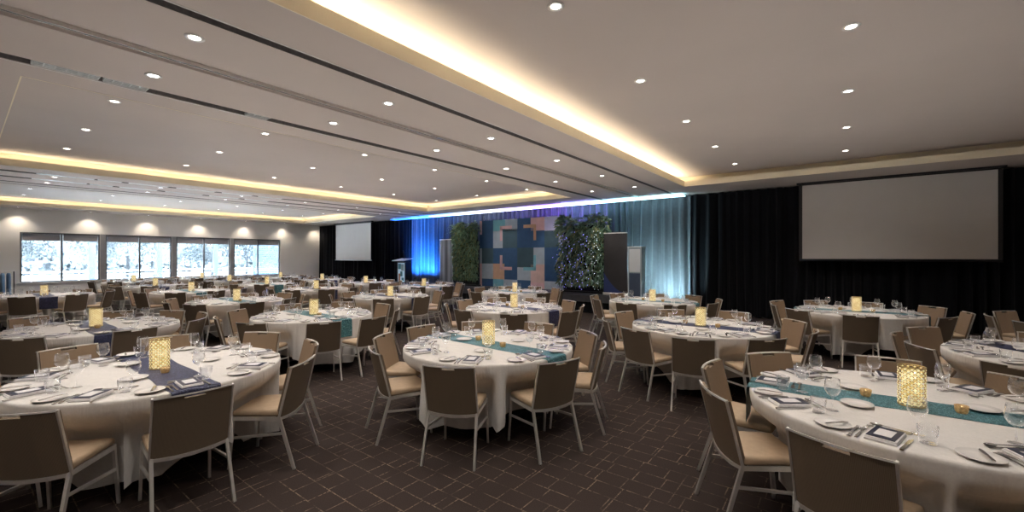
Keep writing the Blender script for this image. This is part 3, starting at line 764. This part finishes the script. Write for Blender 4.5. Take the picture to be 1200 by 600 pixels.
# ------------------------------------------------------------------ rack of dark garments by the window wall
t = thing('coat_rack', 'low rail rack of hanging garments beside the first window', 'coat rack', (-24.35, .72, 0))
b = MB()
for yy in (-.55, .55): b.bar((0, yy, .04), (0, yy, 1.16), .03, .03); b.bar((-.25, yy, .03), (.25, yy, .03), .04, .04)
b.bar((0, -.55, .15), (0, .55, .15), .025, .025); b.obj('frame', M['black'], t)
b = MB(); b.tube([(0, -.6, 1.16), (0, .6, 1.16)], .014, 8); b.obj('rail', M['chrome'], t)
GC = [('black', (.012, .013, .018)), ('steel blue', (.14, .24, .38)), ('navy', (.03, .05, .11)), ('pale blue', (.28, .42, .58)), ('charcoal', (.03, .03, .036)), ('sky blue', (.22, .38, .58)), ('slate blue', (.12, .20, .32))]
for k, (nm, c) in enumerate(GC):
    y = .72 - .45 + k * .146
    g = thing('hanging_garment', '%s garment hanging on the rack, %s from the room corner' % (nm, ORD[k]), 'garment', (-24.35, y, 0), 0, 'garments hanging on the rack')
    b = MB(); n = 14; v = []; prof = [(1.10, .05, .03), (1.06, .17, .045), (.98, .2, .05), (.7, .19, .052), (.45, .2, .054), (.3, .21, .054)]
    for z, w_, d_ in prof:
        for i in range(n):
            a = 2 * PI * i / n; ww = w_ * (1 + .06 * math.sin(3 * a + k)); v.append((ww * math.cos(a), d_ * math.sin(a) * (1 + .25 * math.sin(5 * a + z * 4)), z))
    b.add(v, [(j * n + i, j * n + (i + 1) % n, (j + 1) * n + (i + 1) % n, (j + 1) * n + i) for j in range(5) for i in range(n)], 0, True)
    b.obj('cloth_body', vary(mat('garment_%d' % k, c, .8), scale=20, amt=.15), g)
    b = MB(); b.tube([(0, 0, 1.09), (.02, 0, 1.13), (.023, 0, 1.165), (.0, 0, 1.184), (-.02, 0, 1.17)], .004, 5); b.obj('hanger_hook', M['chrome'], g)

# ------------------------------------------------------------------ banquet chair
def back_fn(th):
    def fn(u, v, t):
        return (u, -.205 - .235 * v - .028 * (1 - (u / .21) ** 2) + th * t, .40 + .972 * v)
    return fn


BW, BL = .212, .43


def front_flags(b):
    out = []
    for f in b.f:
        t_ = [abs(b.v[i][1] - (-.205 - .235 * ((b.v[i][2] - .40) / .972) - .028 * (1 - (b.v[i][0] / .21) ** 2)) - .034) < 1e-3 for i in f]
        out.append(1 if all(t_) else 0)
    return out


def mb_back():
    b = MB(); us = [-BW, -.15, -.09, -.058, -.03, 0, .03, .058, .09, .15, BW]; vs = [0, .1, .2, .3, .350, .398, BL - .010]
    f = back_fn(.034)
    b.cells(us, vs, lambda i, j: not (j >= 5 and 3 <= i <= 6), f, .034)
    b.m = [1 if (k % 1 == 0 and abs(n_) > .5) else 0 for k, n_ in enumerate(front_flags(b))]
    return b


def mb_backframe():
    b = MB(); f = back_fn(.0)
    P = lambda u, v: Vector(f(u, v, 0)) + Vector((0, .004, 0))
    for s in (-1, 1):
        for v0, v1 in ((-.01, .2), (.2, BL)): b.bar(P(s * (BW + .006), v0), P(s * (BW + .005), v1), .010, .016, (0, 1, .2))
    us = [-BW - .012, -.14, -.07, 0, .07, .14, BW + .012]
    for a, c in zip(us[:-1], us[1:]): b.bar(P(a, BL - .007), P(c, BL - .007), .016, .010, (0, .2, 1))
    return b


def mb_seat():
    b = MB()
    def fn(c):
        x, y, z = c; k = 1 - .09 * (y + .2) / .4
        return (x * k, y, z + (.012 * (1 - (x / .22) ** 2) * (1 - ((y) / .22) ** 2) if z > .45 else 0) - (.015 * max(0, y - .1) / .1 if z > .45 else 0))
    b.rbox(-.218, .218, -.20, .185, .415, .475, .022, 3, 0, fn); return b


def mb_leg(fx, rear):
    b = MB()
    if rear: b.bar((fx * .207, -.195, .42), (fx * .222, -.325, .0), .020, .024, (0, 1, 0), 0, .017, .02)
    else: b.bar((fx * .196, .165, .42), (fx * .204, .20, .0), .019, .019, (0, 1, 0), 0, .017, .017)
    return b


def mb_seatframe():
    b = MB()
    for s in (-1, 1): b.bar((s * .208, -.2, .402), (s * .196, .175, .402), .02, .03)
    b.bar((-.196, .17, .402), (.196, .17, .402), .02, .03)
    pts = [(-.21, -.2, .40), (-.12, -.225, .392), (0, -.235, .388), (.12, -.225, .392), (.21, -.2, .40)]
    for a, c in zip(pts[:-1], pts[1:]): b.bar(a, c, .02, .022)
    return b


def mb_stretcher(s):
    b = MB(); b.bar((s * .213, -.24, .285), (s * .2, .18, .245), .014, .018); return b


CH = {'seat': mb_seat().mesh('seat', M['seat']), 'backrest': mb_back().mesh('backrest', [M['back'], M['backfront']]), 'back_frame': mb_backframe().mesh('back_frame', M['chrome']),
      'seat_frame': mb_seatframe().mesh('seat_frame', M['chrome'])}
CH_LEGS = [mb_leg(s, r_).mesh('leg', M['chrome']) for s in (-1, 1) for r_ in (True, False)]
CH_STR = [mb_stretcher(s).mesh('stretcher', M['chrome']) for s in (-1, 1)]
# far version: one mesh, three materials
b = MB()
for part, mi in ((mb_seat(), 0), (mb_back(), 1), (mb_backframe(), 2), (mb_seatframe(), 2), (mb_stretcher(-1), 2), (mb_stretcher(1), 2)) + tuple((mb_leg(s, r_), 2) for s in (-1, 1) for r_ in (True, False)):
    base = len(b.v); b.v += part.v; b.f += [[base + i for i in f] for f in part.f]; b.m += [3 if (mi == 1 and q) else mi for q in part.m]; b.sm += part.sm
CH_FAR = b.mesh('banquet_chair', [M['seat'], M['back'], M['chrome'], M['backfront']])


def chair(x, y, rz, label, group, far):
    if far:
        return tag(link('banquet_chair', CH_FAR, None, (x, y, 0), rz), label, 'chair', group)
    t = thing('banquet_chair', label, 'chair', (x, y, 0), rz, group)
    for k in ('seat', 'seat_frame'): link(k, CH[k], t)
    link('back_frame', CH['back_frame'], link('backrest', CH['backrest'], t))
    for me in CH_LEGS: link('leg', me, t)
    for me in CH_STR: link('stretcher', me, t)
    return t


# ------------------------------------------------------------------ tableware
TZ = .752
b = MB(); b.lathe([(.0005, .001), (.034, .001), (.036, .003), (.02, .007), (.0045, .012), (.004, .075), (.007, .085), (.028, .10), (.042, .125), (.0445, .147), (.040, .178), (.036, .197),
                   (.0345, .197), (.0385, .177), (.043, .147), (.0405, .126), (.027, .103), (.0005, .09)], 20); WINE = b.mesh('wine_glass', M['glass'])
b = MB(); b.lathe([(.0005, .001), (.036, .001), (.02, .006), (.004, .012), (.004, .08), (.03, .10), (.0445, .14), (.041, .17), (.036, .197)], 10); WINE_F = b.mesh('wine_glass', M['glass'])
b = MB(); b.lathe([(.0005, .001), (.032, .001), (.036, .004), (.042, .092), (.0405, .092), (.035, .02), (.03, .012), (.0005, .012)], 18); TUMB = b.mesh('tumbler', M['glass'])
b = MB(); b.lathe([(.0005, .001), (.035, .001), (.042, .092), (.0405, .092), (.034, .014), (.0005, .014)], 8); TUMB_F = b.mesh('tumbler', M['glass'])
b = MB(); b.lathe([(.0005, .004), (.05, .004), (.058, .006), (.086, .017), (.087, .015), (.06, .003), (.05, 0), (.0005, 0)], 28); PLATE = b.mesh('side_plate', M['china'])
b = MB(); b.lathe([(.0005, .004), (.055, .004), (.086, .017), (.087, .014), (.05, 0)], 12); PLATE_F = b.mesh('side_plate', M['china'])


def zc(y, L): return .003 + .010 * (abs(y / L - .0) ** 2)


def mb_knife(L=.20):
    b = MB(); b.bar((0, -L / 2, .004), (0, -.01, .006), .015, .007, (0, 0, 1), 0, .011, .006)
    b.bar((0, -.01, .006), (0, L * .35, .005), .016, .0025, (0, 0, 1), 0, .017, .002); b.bar((0, L * .35, .005), (.004, L / 2, .004), .017, .002, (0, 0, 1), 0, .004, .001); return b


def mb_fork(L=.19):
    b = MB(); b.bar((0, -L / 2, .003), (0, .01, .008), .015, .003, (0, 0, 1), 0, .006, .003)
    b.bar((0, .01, .008), (0, .04, .007), .006, .003, (0, 0, 1), 0, .022, .0025)
    for k in range(4): xx = -.0095 + k * .0063; b.bar((xx, .04, .007), (xx, L / 2 - .01, .004), .0036, .0025); b.bar((xx, L / 2 - .01, .004), (xx, L / 2, .008), .003, .002)
    return b


def mb_spoon(L=.18):
    b = MB(); b.bar((0, -L / 2, .003), (0, L * .2, .008), .014, .003, (0, 0, 1), 0, .006, .003)
    n = 12; v = [(0, L * .2 + .025, .002)]
    for rr, zz_ in ((.6, .004), (1, .009)):
        for i in range(n): a = 2 * PI * i / n; v.append((.017 * rr * math.cos(a), L * .2 + .026 + .028 * rr * math.sin(a), zz_))
    f = [(0, 1 + i, 1 + (i + 1) % n) for i in range(n)] + [(1 + i, 1 + n + i, 1 + n + (i + 1) % n, 1 + (i + 1) % n) for i in range(n)]
    b.add(v, f, 0, True); b.add([(p[0], p[1], p[2] - .0015) for p in v], f, 0, True); return b


KNIFE = mb_knife().mesh('dinner_knife', M['steel']); BKNIFE = mb_knife(.15).mesh('butter_knife', M['steel']); FORK = mb_fork().mesh('dinner_fork', M['steel']); SPOON = mb_spoon().mesh('dessert_spoon', M['steel'])
b = MB(); b.rbox(-.068, .068, -.105, .105, 0, .012, .005, 2); b.rbox(-.066, .066, -.10, .10, .0105, .019, .004, 2); NAP = b.mesh('folded_napkin', M['napkin'])
b = MB(); b.box(-.058, .058, -.092, .092, 0, .003); CARD = b.mesh('menu_card', M['navycard'])
b = MB(); b.box(-.036, .036, -.055, .055, .003, .0042); CARDIN = b.mesh('white_insert', M['whitecard'])
b = MB(); b.box(-.058, .058, -.092, .092, 0, .003, 0); b.box(-.036, .036, -.055, .055, .003, .0042, 1); b.box(-.066, .066, -.10, .10, -.016, -.001, 2); CARD_F = b.mesh('menu_card', [M['navycard'], M['whitecard'], M['napkin']])

# lantern
LR, LH = .066, .25
b = MB(); nW = 13
for s in (-1, 1):
    for k in range(nW):
        pts = []
        for i in range(15):
            q = i / 14; a = 2 * PI * (k / nW + s * q * .62); pts.append((LR * math.cos(a), LR * math.sin(a), .006 + q * (LH - .012)))
        b.tube(pts, .0026, 4, 0, False)
LAT = b.mesh('lattice', M['gold'])
b = MB()
for z in (0, LH - .006): b.lathe([(LR - .004, z), (LR + .004, z), (LR + .004, z + .006), (LR - .004, z + .006), (LR - .004, z)], 26)
RINGS = b.mesh('rim_rings', M['gold'])
b = MB()
dz = LH / (2 * .62 * nW)
rows = int(LH / dz)
for j in range(1, rows):
    for k in range(nW):
        a = 2 * PI * (k + .5 * (j % 2)) / nW; z = j * dz; c = Vector((LR * math.cos(a), LR * math.sin(a), z)); rr = .0085
        tn = Vector((-math.sin(a), math.cos(a), 0)); up = Vector((0, 0, 1)); nn = Vector((math.cos(a), math.sin(a), 0))
        b.add([c + tn * rr, c - tn * rr, c + up * rr, c - up * rr, c + nn * rr * .6, c - nn * rr * .3], [(0, 2, 4), (2, 1, 4), (1, 3, 4), (3, 0, 4)], 0)
BEADS = b.mesh('crystal_beads', M['bead'])
b = MB(); b.lathe([(.0005, .01), (LR - .016, .01), (LR - .016, LH - .03), (LR - .03, LH - .02), (.0005, LH - .02)], 20); CORE = b.mesh('candle_core', M['glow'])
b = MB(); b.lathe([(.0005, 0), (.024, 0), (.030, .012), (.034, .045), (.0325, .045), (.028, .014), (.022, .006), (.0005, .006)], 16); VOT = b.mesh('cup', M['votive'])
b = MB(); b.lathe([(.0005, .006), (.019, .006), (.019, .024), (.006, .026), (.004, .034), (.0005, .042)], 12); FLM = b.mesh('tealight', M['flame'])


# ------------------------------------------------------------------ tables
def smooth(a, b_, x):
    q = max(0, min(1, (x - a) / (b_ - a))); return q * q * (3 - 2 * q)


def cloth_mesh(chairs, rad, seed, runner_ang):
    rnd = random.Random(seed); b = MB(); n = 240; rot = rnd.uniform(0, PI / 2); ph = rnd.random() * 6; ph2 = rnd.random() * 6
    S = 1.37
    rows = [.0, .03, .08, .16, .26, .36, .48, .6, .72, .85, 1.0]
    v = [(0, 0, .75)]; f = []
    rt = [.45, .8, .885, .897]
    def ang_d(a, c): return abs((a - c + PI) % (2 * PI) - PI)
    prof = []
    for i in range(n):
        a = 2 * PI * i / n
        p = 0
        q = S / max(abs(math.cos(a + rot)), abs(math.sin(a + rot))) - .9
        corner = smooth(.55, 1.1, q)
        drop = min(q, .63) - .02 * math.sin(7 * a + ph)
        drop = max(.45, min(.65, drop))
        rd = min(ang_d(a, runner_ang), ang_d(a, runner_ang + PI))
        rk = 1 - math.exp(-(rd / R(13)) ** 4)
        w1 = abs(math.sin(11 * a + ph + 1.1 * math.sin(3 * a + ph2))) ** .75
        rip = .034 * (1 - 1.75 * (1 - w1)) + .012 * math.sin(31 * a + ph2) + corner * .05 * math.sin(9 * a + ph2)
        prof.append((a, p, drop, rip, rk))
    for r_ in rt:
        for a, *_ in prof: v.append((r_ * math.cos(a), r_ * math.sin(a), .75 if r_ < .89 else .748))
    for t_ in rows:
        for a, p, drop, rip, rk in prof:
            z = .74 - drop * t_
            zz_ = .74 - z
            r_ = .905 + .012 * t_ - p * min(1, max(0, zz_ - .02) / .28) + (rip - abs(rip) * .35 * min(1, p * 5.2)) * smooth(.0, .5, zz_) * (1 if zz_ > .36 else .25 + .75 * rk) 
            if zz_ < .36: r_ = min(r_, .908) if rk < .6 else r_
            for ca, cr_, tw in chairs:      # the cloth hangs in front of the seats and comes out between them
                if ang_d(a, R(ca)) > .5: continue
                og = Vector((math.cos(R(ca)), math.sin(R(ca)))) * (cr_ - .31); rot_ = R(ca) + PI / 2 + tw
                ex = Vector((math.cos(rot_), math.sin(rot_))); ey = Vector((-math.sin(rot_), math.cos(rot_))); ea = Vector((math.cos(a), math.sin(a)))
                pq = ea * r_ - og; lx = abs(pq.dot(ex)); ly = pq.dot(ey)
                if ly < .235:
                    lim = r_ - (.235 - ly) / max(.5, -ea.dot(ey))
                    lx2 = abs((ea * lim - og).dot(ex))
                    f_ = 1 - smooth(.232, .262, min(lx, lx2))
                    r_ = r_ + (lim - r_) * f_ * smooth(.07, .27, zz_)
            v.append((r_ * math.cos(a), r_ * math.sin(a), z))
    f += [(0, 1 + i, 1 + (i + 1) % n) for i in range(n)]
    nr = len(rt) + len(rows)
    for j in range(nr - 1):
        for i in range(n): f.append((1 + j * n + i, 1 + j * n + (i + 1) % n, 1 + (j + 1) * n + (i + 1) % n, 1 + (j + 1) * n + i))
    b.add(v, f, 0, True); return b


def runner_mesh(seed, Lh):
    rnd = random.Random(seed); b = MB(); w2 = .15
    pts = []; n = 24
    for i in range(n + 1): pts.append((-.905 + 1.81 * i / n, .7535))
    pts = [(-.918, .74 - Lh), (-.917, .6), (-.916, .70), (-.914, .742)] + pts + [(.914, .742), (.916, .70), (.917, .6), (.918, .74 - Lh)]
    v = []
    for k, (x, z) in enumerate(pts):
        wob = .006 * math.sin(k * .7 + seed)
        for s in (-1, -.33, .33, 1): v.append((x if abs(x) < .91 else x * (1 + .004 * math.sin(s * 3 + seed)), s * w2 + wob, z))
    m_ = len(pts); f = [(k * 4 + j, k * 4 + j + 1, k * 4 + j + 5, k * 4 + j + 4) for k in range(m_ - 1) for j in range(3)]
    b.add(v, f, 0, False); b.add([(p[0] * .9985, p[1], p[2] - .0025) for p in v], f, 0, False); return b


b = MB(); b.lathe([(.0005, .70), (.86, .70), (.875, .71), (.875, .735), (.86, .745), (.0005, .745)], 48); TOP = b.mesh('tabletop', M['wood'])
b = MB(); b.lathe([(.0005, .02), (.06, .02), (.05, .1), (.045, .68), (.12, .70), (.0005, .70)], 14)
PED = b.mesh('pedestal', M['black'])
FEET = []
for k in range(4):
    b = MB(); a = PI / 4 + k * PI / 2; b.bar((0.03 * math.cos(a), .03 * math.sin(a), .05), (.46 * math.cos(a), .46 * math.sin(a), .015), .05, .05, (0, 0, 1), 0, .04, .025); FEET.append(b.mesh('foot', M['black']))

G = lambda s, *jit: [(s + 40 * k) % 360 for k in range(9)]
TABLES = [  # name key, centre, runner, chair angles (deg), ring radius, row, ordinal, special radii
    ((-4.60, 1.05), 'navy', [315, 355, 37, 80, 125, 164, 196, 236, 276], 1.24, 'coat-rack', 2, {125: 1.38, 164: 1.42, 196: 1.45}, 0),
    ((-8.05, 1.15), 'navy', [321, 9, 50, 88, 125, 163, 201, 240, 281], 1.24, 'coat-rack', 1, {321: 1.22, 9: 1.22, 163: 1.4, 201: 1.5}, 0),
    ((-15.60, 1.30), 'navy', G(300), 1.26, 'coat-rack', 0, {}, 0),
    ((.36, 3.72), 'teal', [212, 253, 175, 137, 91, 55, 15, 335, 294], 1.24, 'second', 6, {}, 3),
    ((-3.04, 3.53), 'teal', [295, 341, 20, 55, 98, 138, 175, 210, 247], 1.23, 'second', 5, {}, -4),
    ((-6.88, 3.58), 'teal', [337, 5, 45, 88, 130, 172, 215, 255, 297], 1.34, 'second', 4, {337: 1.46, 5: 1.5}, -2),
    ((-10.40, 3.70), 'teal', G(311), 1.26, 'second', 3, {}, 0),
    ((-14.26, 3.95), 'teal', G(290), 1.26, 'second', 2, {}, 0),
    ((-17.80, 3.95), 'navy', G(302), 1.26, 'second', 1, {}, 0),
    ((-21.40, 4.10), 'teal', G(285), 1.26, 'second', 0, {}, 0),
    ((1.75, 6.35), 'navy', [131, 166, 203, 241, 280, 318, 357, 38, 84], 1.30, 'third', 7, {131: 1.42, 203: 1.24, 241: 1.26}, -48),
    ((-1.53, 6.25), 'navy', [280, 315, 359, 40, 83, 125, 167, 211, 248], 1.30, 'third', 6, {280: 1.42, 40: 1.36, 83: 1.42}, -2),
    ((-4.88, 6.40), 'navy', [307, 346, 25, 65, 105, 145, 182, 222, 264], 1.28, 'third', 5, {307: 1.42, 346: 1.45}, -3),
    ((-8.65, 6.40), 'navy', G(317), 1.28, 'third', 4, {}, 3),
    ((-12.35, 6.50), 'navy', G(304), 1.26, 'third', 3, {}, 0),
    ((-15.90, 6.60), 'teal', G(290), 1.26, 'third', 2, {}, 0),
    ((-19.00, 6.50), 'navy', G(310), 1.26, 'third', 1, {}, 0),
    ((-22.40, 6.60), 'teal', G(296), 1.26, 'third', 0, {}, 0),
    ((3.15, 9.55), 'navy', [140, 178, 214, 255, 295, 335, 15, 55, 98], 1.38, 'stage', 7, {}, 0),
    ((.22, 9.56), 'teal', [229, 270, 326, 9, 42, 80, 120, 158, 193], 1.26, 'stage', 6, {9: 1.42, 42: 1.48, 158: 1.36}, 2),
    ((-3.20, 9.10), 'teal', G(307), 1.28, 'stage', 5, {}, 2),
    ((-7.04, 9.27), 'teal', G(299), 1.28, 'stage', 4, {}, 0),
    ((-10.77, 9.28), 'teal', G(312), 1.26, 'stage', 3, {}, 0),
    ((-13.75, 9.10), 'navy', G(300), 1.26, 'stage', 2, {}, 0),
    ((-17.10, 9.25), 'navy', G(291), 1.26, 'stage', 1, {}, 0),
    ((-20.50, 9.10), 'teal', G(306), 1.26, 'stage', 0, {}, 0),
]


def put(name, me, T, label, cat, group, x, y, z, rz):
    if not in_frame(x, y, z): return None
    return tag(link(name, me, None, (x, y, z), rz), label, cat, group)


for ti, (c, rc, angs, rad, row, od, special, ra) in enumerate(TABLES):
    cx, cy = c; depth = cam_depth(cx, cy); far = depth > 12.2; near = depth < 8.4
    out = not in_frame(cx - .7, cy, .75, 0) and not in_frame(cx + .5, cy, .75, 0)
    where = '%s table from windows, %s row' % (ORD[od], row)
    rnd = random.Random(100 + ti)
    T = thing('round_table', 'round folding banquet table under linen, %s' % where, 'table', (cx, cy, 0), R(rnd.uniform(0, 40)), 'round banquet tables')
    link('tabletop', TOP, T); link('pedestal', PED, T)
    for me in FEET: link('foot', me, T)
    chs = [(a, special.get(a, rad + (rnd.uniform(-.02, .08) if not near else rnd.uniform(-.01, .01))), R(rnd.uniform(-4, 4))) for a in angs]
    cl = cloth_mesh(chs, rad, ti, R(ra)).obj('tablecloth', M['cloth']); cl.location = (cx, cy, 0)
    tag(cl, 'pale linen cloth with %s runner draping the %s' % (rc, where), 'tablecloth', 'tablecloths on the round tables')
    if not out:
        clear = all(cr_ > 1.38 for a, cr_, tw in chs if min((a - ra) % 180, (ra - a) % 180) < 24)
        rn = runner_mesh(ti, .33 if clear else .255).obj('table_runner', M[rc]); rn.location = (cx, cy, 0); rn.rotation_euler = (0, 0, R(ra))
        tag(rn, 'glittering %s runner across the %s' % (rc, where), 'table runner', 'sequin runners')
        L = thing('lantern', 'glowing gold lattice lantern on the %s' % where, 'lantern', (cx, cy, .7535), rnd.random(), 'gold lattice lanterns')
        link('candle_core', CORE, L); link('lattice', LAT, L); link('rim_rings', RINGS, L); link('crystal_beads', BEADS, L)
        spot('lantern_glow_and_fill', (cx, cy, .7535 + LH + .005), (cx, cy, 3), P_CEIL_FILL, (1, .94, .90), 165, .35, .05)  # added ceiling fill, stronger than the lantern itself would give
        for s, nm in ((-1, 'window'), (1, 'far')):
            a = R(ra + 6 * s); x, y = cx + s * .225 * math.cos(a), cy + s * .225 * math.sin(a) - .04 * s
            if in_frame(x, y, .77):
                V = thing('votive_candle', 'small gold votive candle on the %s side of lantern, %s' % (nm, where), 'candle', (x, y, .7535), 0, 'votive candles')
                link('cup', VOT, V); link('tealight', FLM, V)
    fwd = math.atan2(cy, cx)   # direction from the camera
    used = set()
    for k, (a, cr_, tw) in enumerate(chs):
        # clock position as seen by the camera: six o'clock faces it
        rel = (math.degrees(fwd) - a) % 360; ck = int(round(rel / 30)) % 12
        while ck in used: ck = (ck + 1) % 12
        used.add(ck); oc = CLOCK[ck]
        ar = R(a); x, y = cx + (cr_ - .31) * math.cos(ar), cy + (cr_ - .31) * math.sin(ar)
        if in_frame(x, y, .6, 110):
            chair(x, y, ar + PI / 2 + tw, "taupe banquet chair at %s o'clock with camera at six, %s" % (oc, where), 'taupe chairs round the banquet tables', far)
        if out: continue
        pl = "%s o'clock place, %s" % (oc, where)
        ar += R(2)
        e_t = Vector((-math.sin(ar), math.cos(ar))); e_r = Vector((math.cos(ar), math.sin(ar)))
        def at(t_, r_): q = Vector((cx, cy)) + e_r * r_ + e_t * t_; return q.x, q.y
        j = lambda s=.012: rnd.uniform(-s, s)
        zf = .7505; rz = ar + PI / 2
        on_run = lambda t_, r_: abs((Matrix.Rotation(-R(ra), 2) @ (e_r * r_ + e_t * t_)).y) < .24
        Z = lambda t_, r_: .7545 if on_run(t_, r_) else .7512
        def item(name, me, lab, cat, grp, t_, r_, rot=0, dz_=0):
            x_, y_ = at(t_, r_); return put(name, me, T, lab + pl, cat, grp, x_, y_, Z(t_, r_) + dz_, rz + rot)
        jj = j(); tw_, rw_ = .13 + j(.02), .56 + j(.014)
        if math.hypot(*(e_r * rw_ + e_t * tw_)) > .2:
            item('wine_glass', WINE if depth < 9 else WINE_F, 'stemmed wine glass at ', 'wine glass', 'stemmed wine glasses', tw_, rw_)
        item('tumbler', TUMB if depth < 9 else TUMB_F, 'short water tumbler at ', 'tumbler', 'water tumblers', .165 + j(.014), .68 + j(.01))
        tp, rp = -.198 + j(), .785 + j()
        item('side_plate', PLATE if depth < 9 else PLATE_F, 'white side plate at ', 'plate', 'white side plates', tp, rp)
        if near:
            item('folded_napkin', NAP, 'folded white napkin at ', 'napkin', 'folded napkins', .03 + jj, .765, 0)
            x_, y_ = at(.03 + jj, .765)
            if in_frame(x_, y_, .77):
                K = thing('menu_card', 'navy bordered menu card at ' + pl, 'menu', (x_, y_, Z(.03, .765) + .0195), rz + R(rnd.uniform(-3, 3)), 'menu cards on napkins')
                link('white_insert', CARDIN, link('card', CARD, K))
            item('butter_knife', BKNIFE, 'butter knife on side plate at ', 'knife', 'butter knives', tp + .02, rp, R(-25 + rnd.uniform(-8, 8)), .0165)
            item('dinner_fork', FORK, 'outer fork at ', 'fork', 'forks', -.094 + jj, .80, R(rnd.uniform(-1, 3)))
            item('dinner_fork', FORK, 'inner fork at ', 'fork', 'forks', -.066 + jj, .79, R(rnd.uniform(-1, 3)))
            item('dinner_knife', KNIFE, 'dinner knife at ', 'knife', 'dinner knives', .122 + jj, .80, R(rnd.uniform(-4, 4)))
            item('dessert_spoon', SPOON, 'dessert spoon at ', 'spoon', 'dessert spoons', .02 + jj, .598, R(94 + rnd.uniform(-3, 3)))
            item('dinner_fork', FORK, 'dessert fork at ', 'fork', 'forks', .02 + jj, .634, R(-86 + rnd.uniform(-3, 3)))
            if k % 3 == 0: item('side_plate', PLATE, 'butter plate inside the ', 'plate', 'white side plates', .03, .36 + j())
        else:
            item('menu_card', CARD_F, 'navy bordered menu on napkin at ', 'menu', 'menu cards on napkins', .03 + jj, .765, 0, .017)
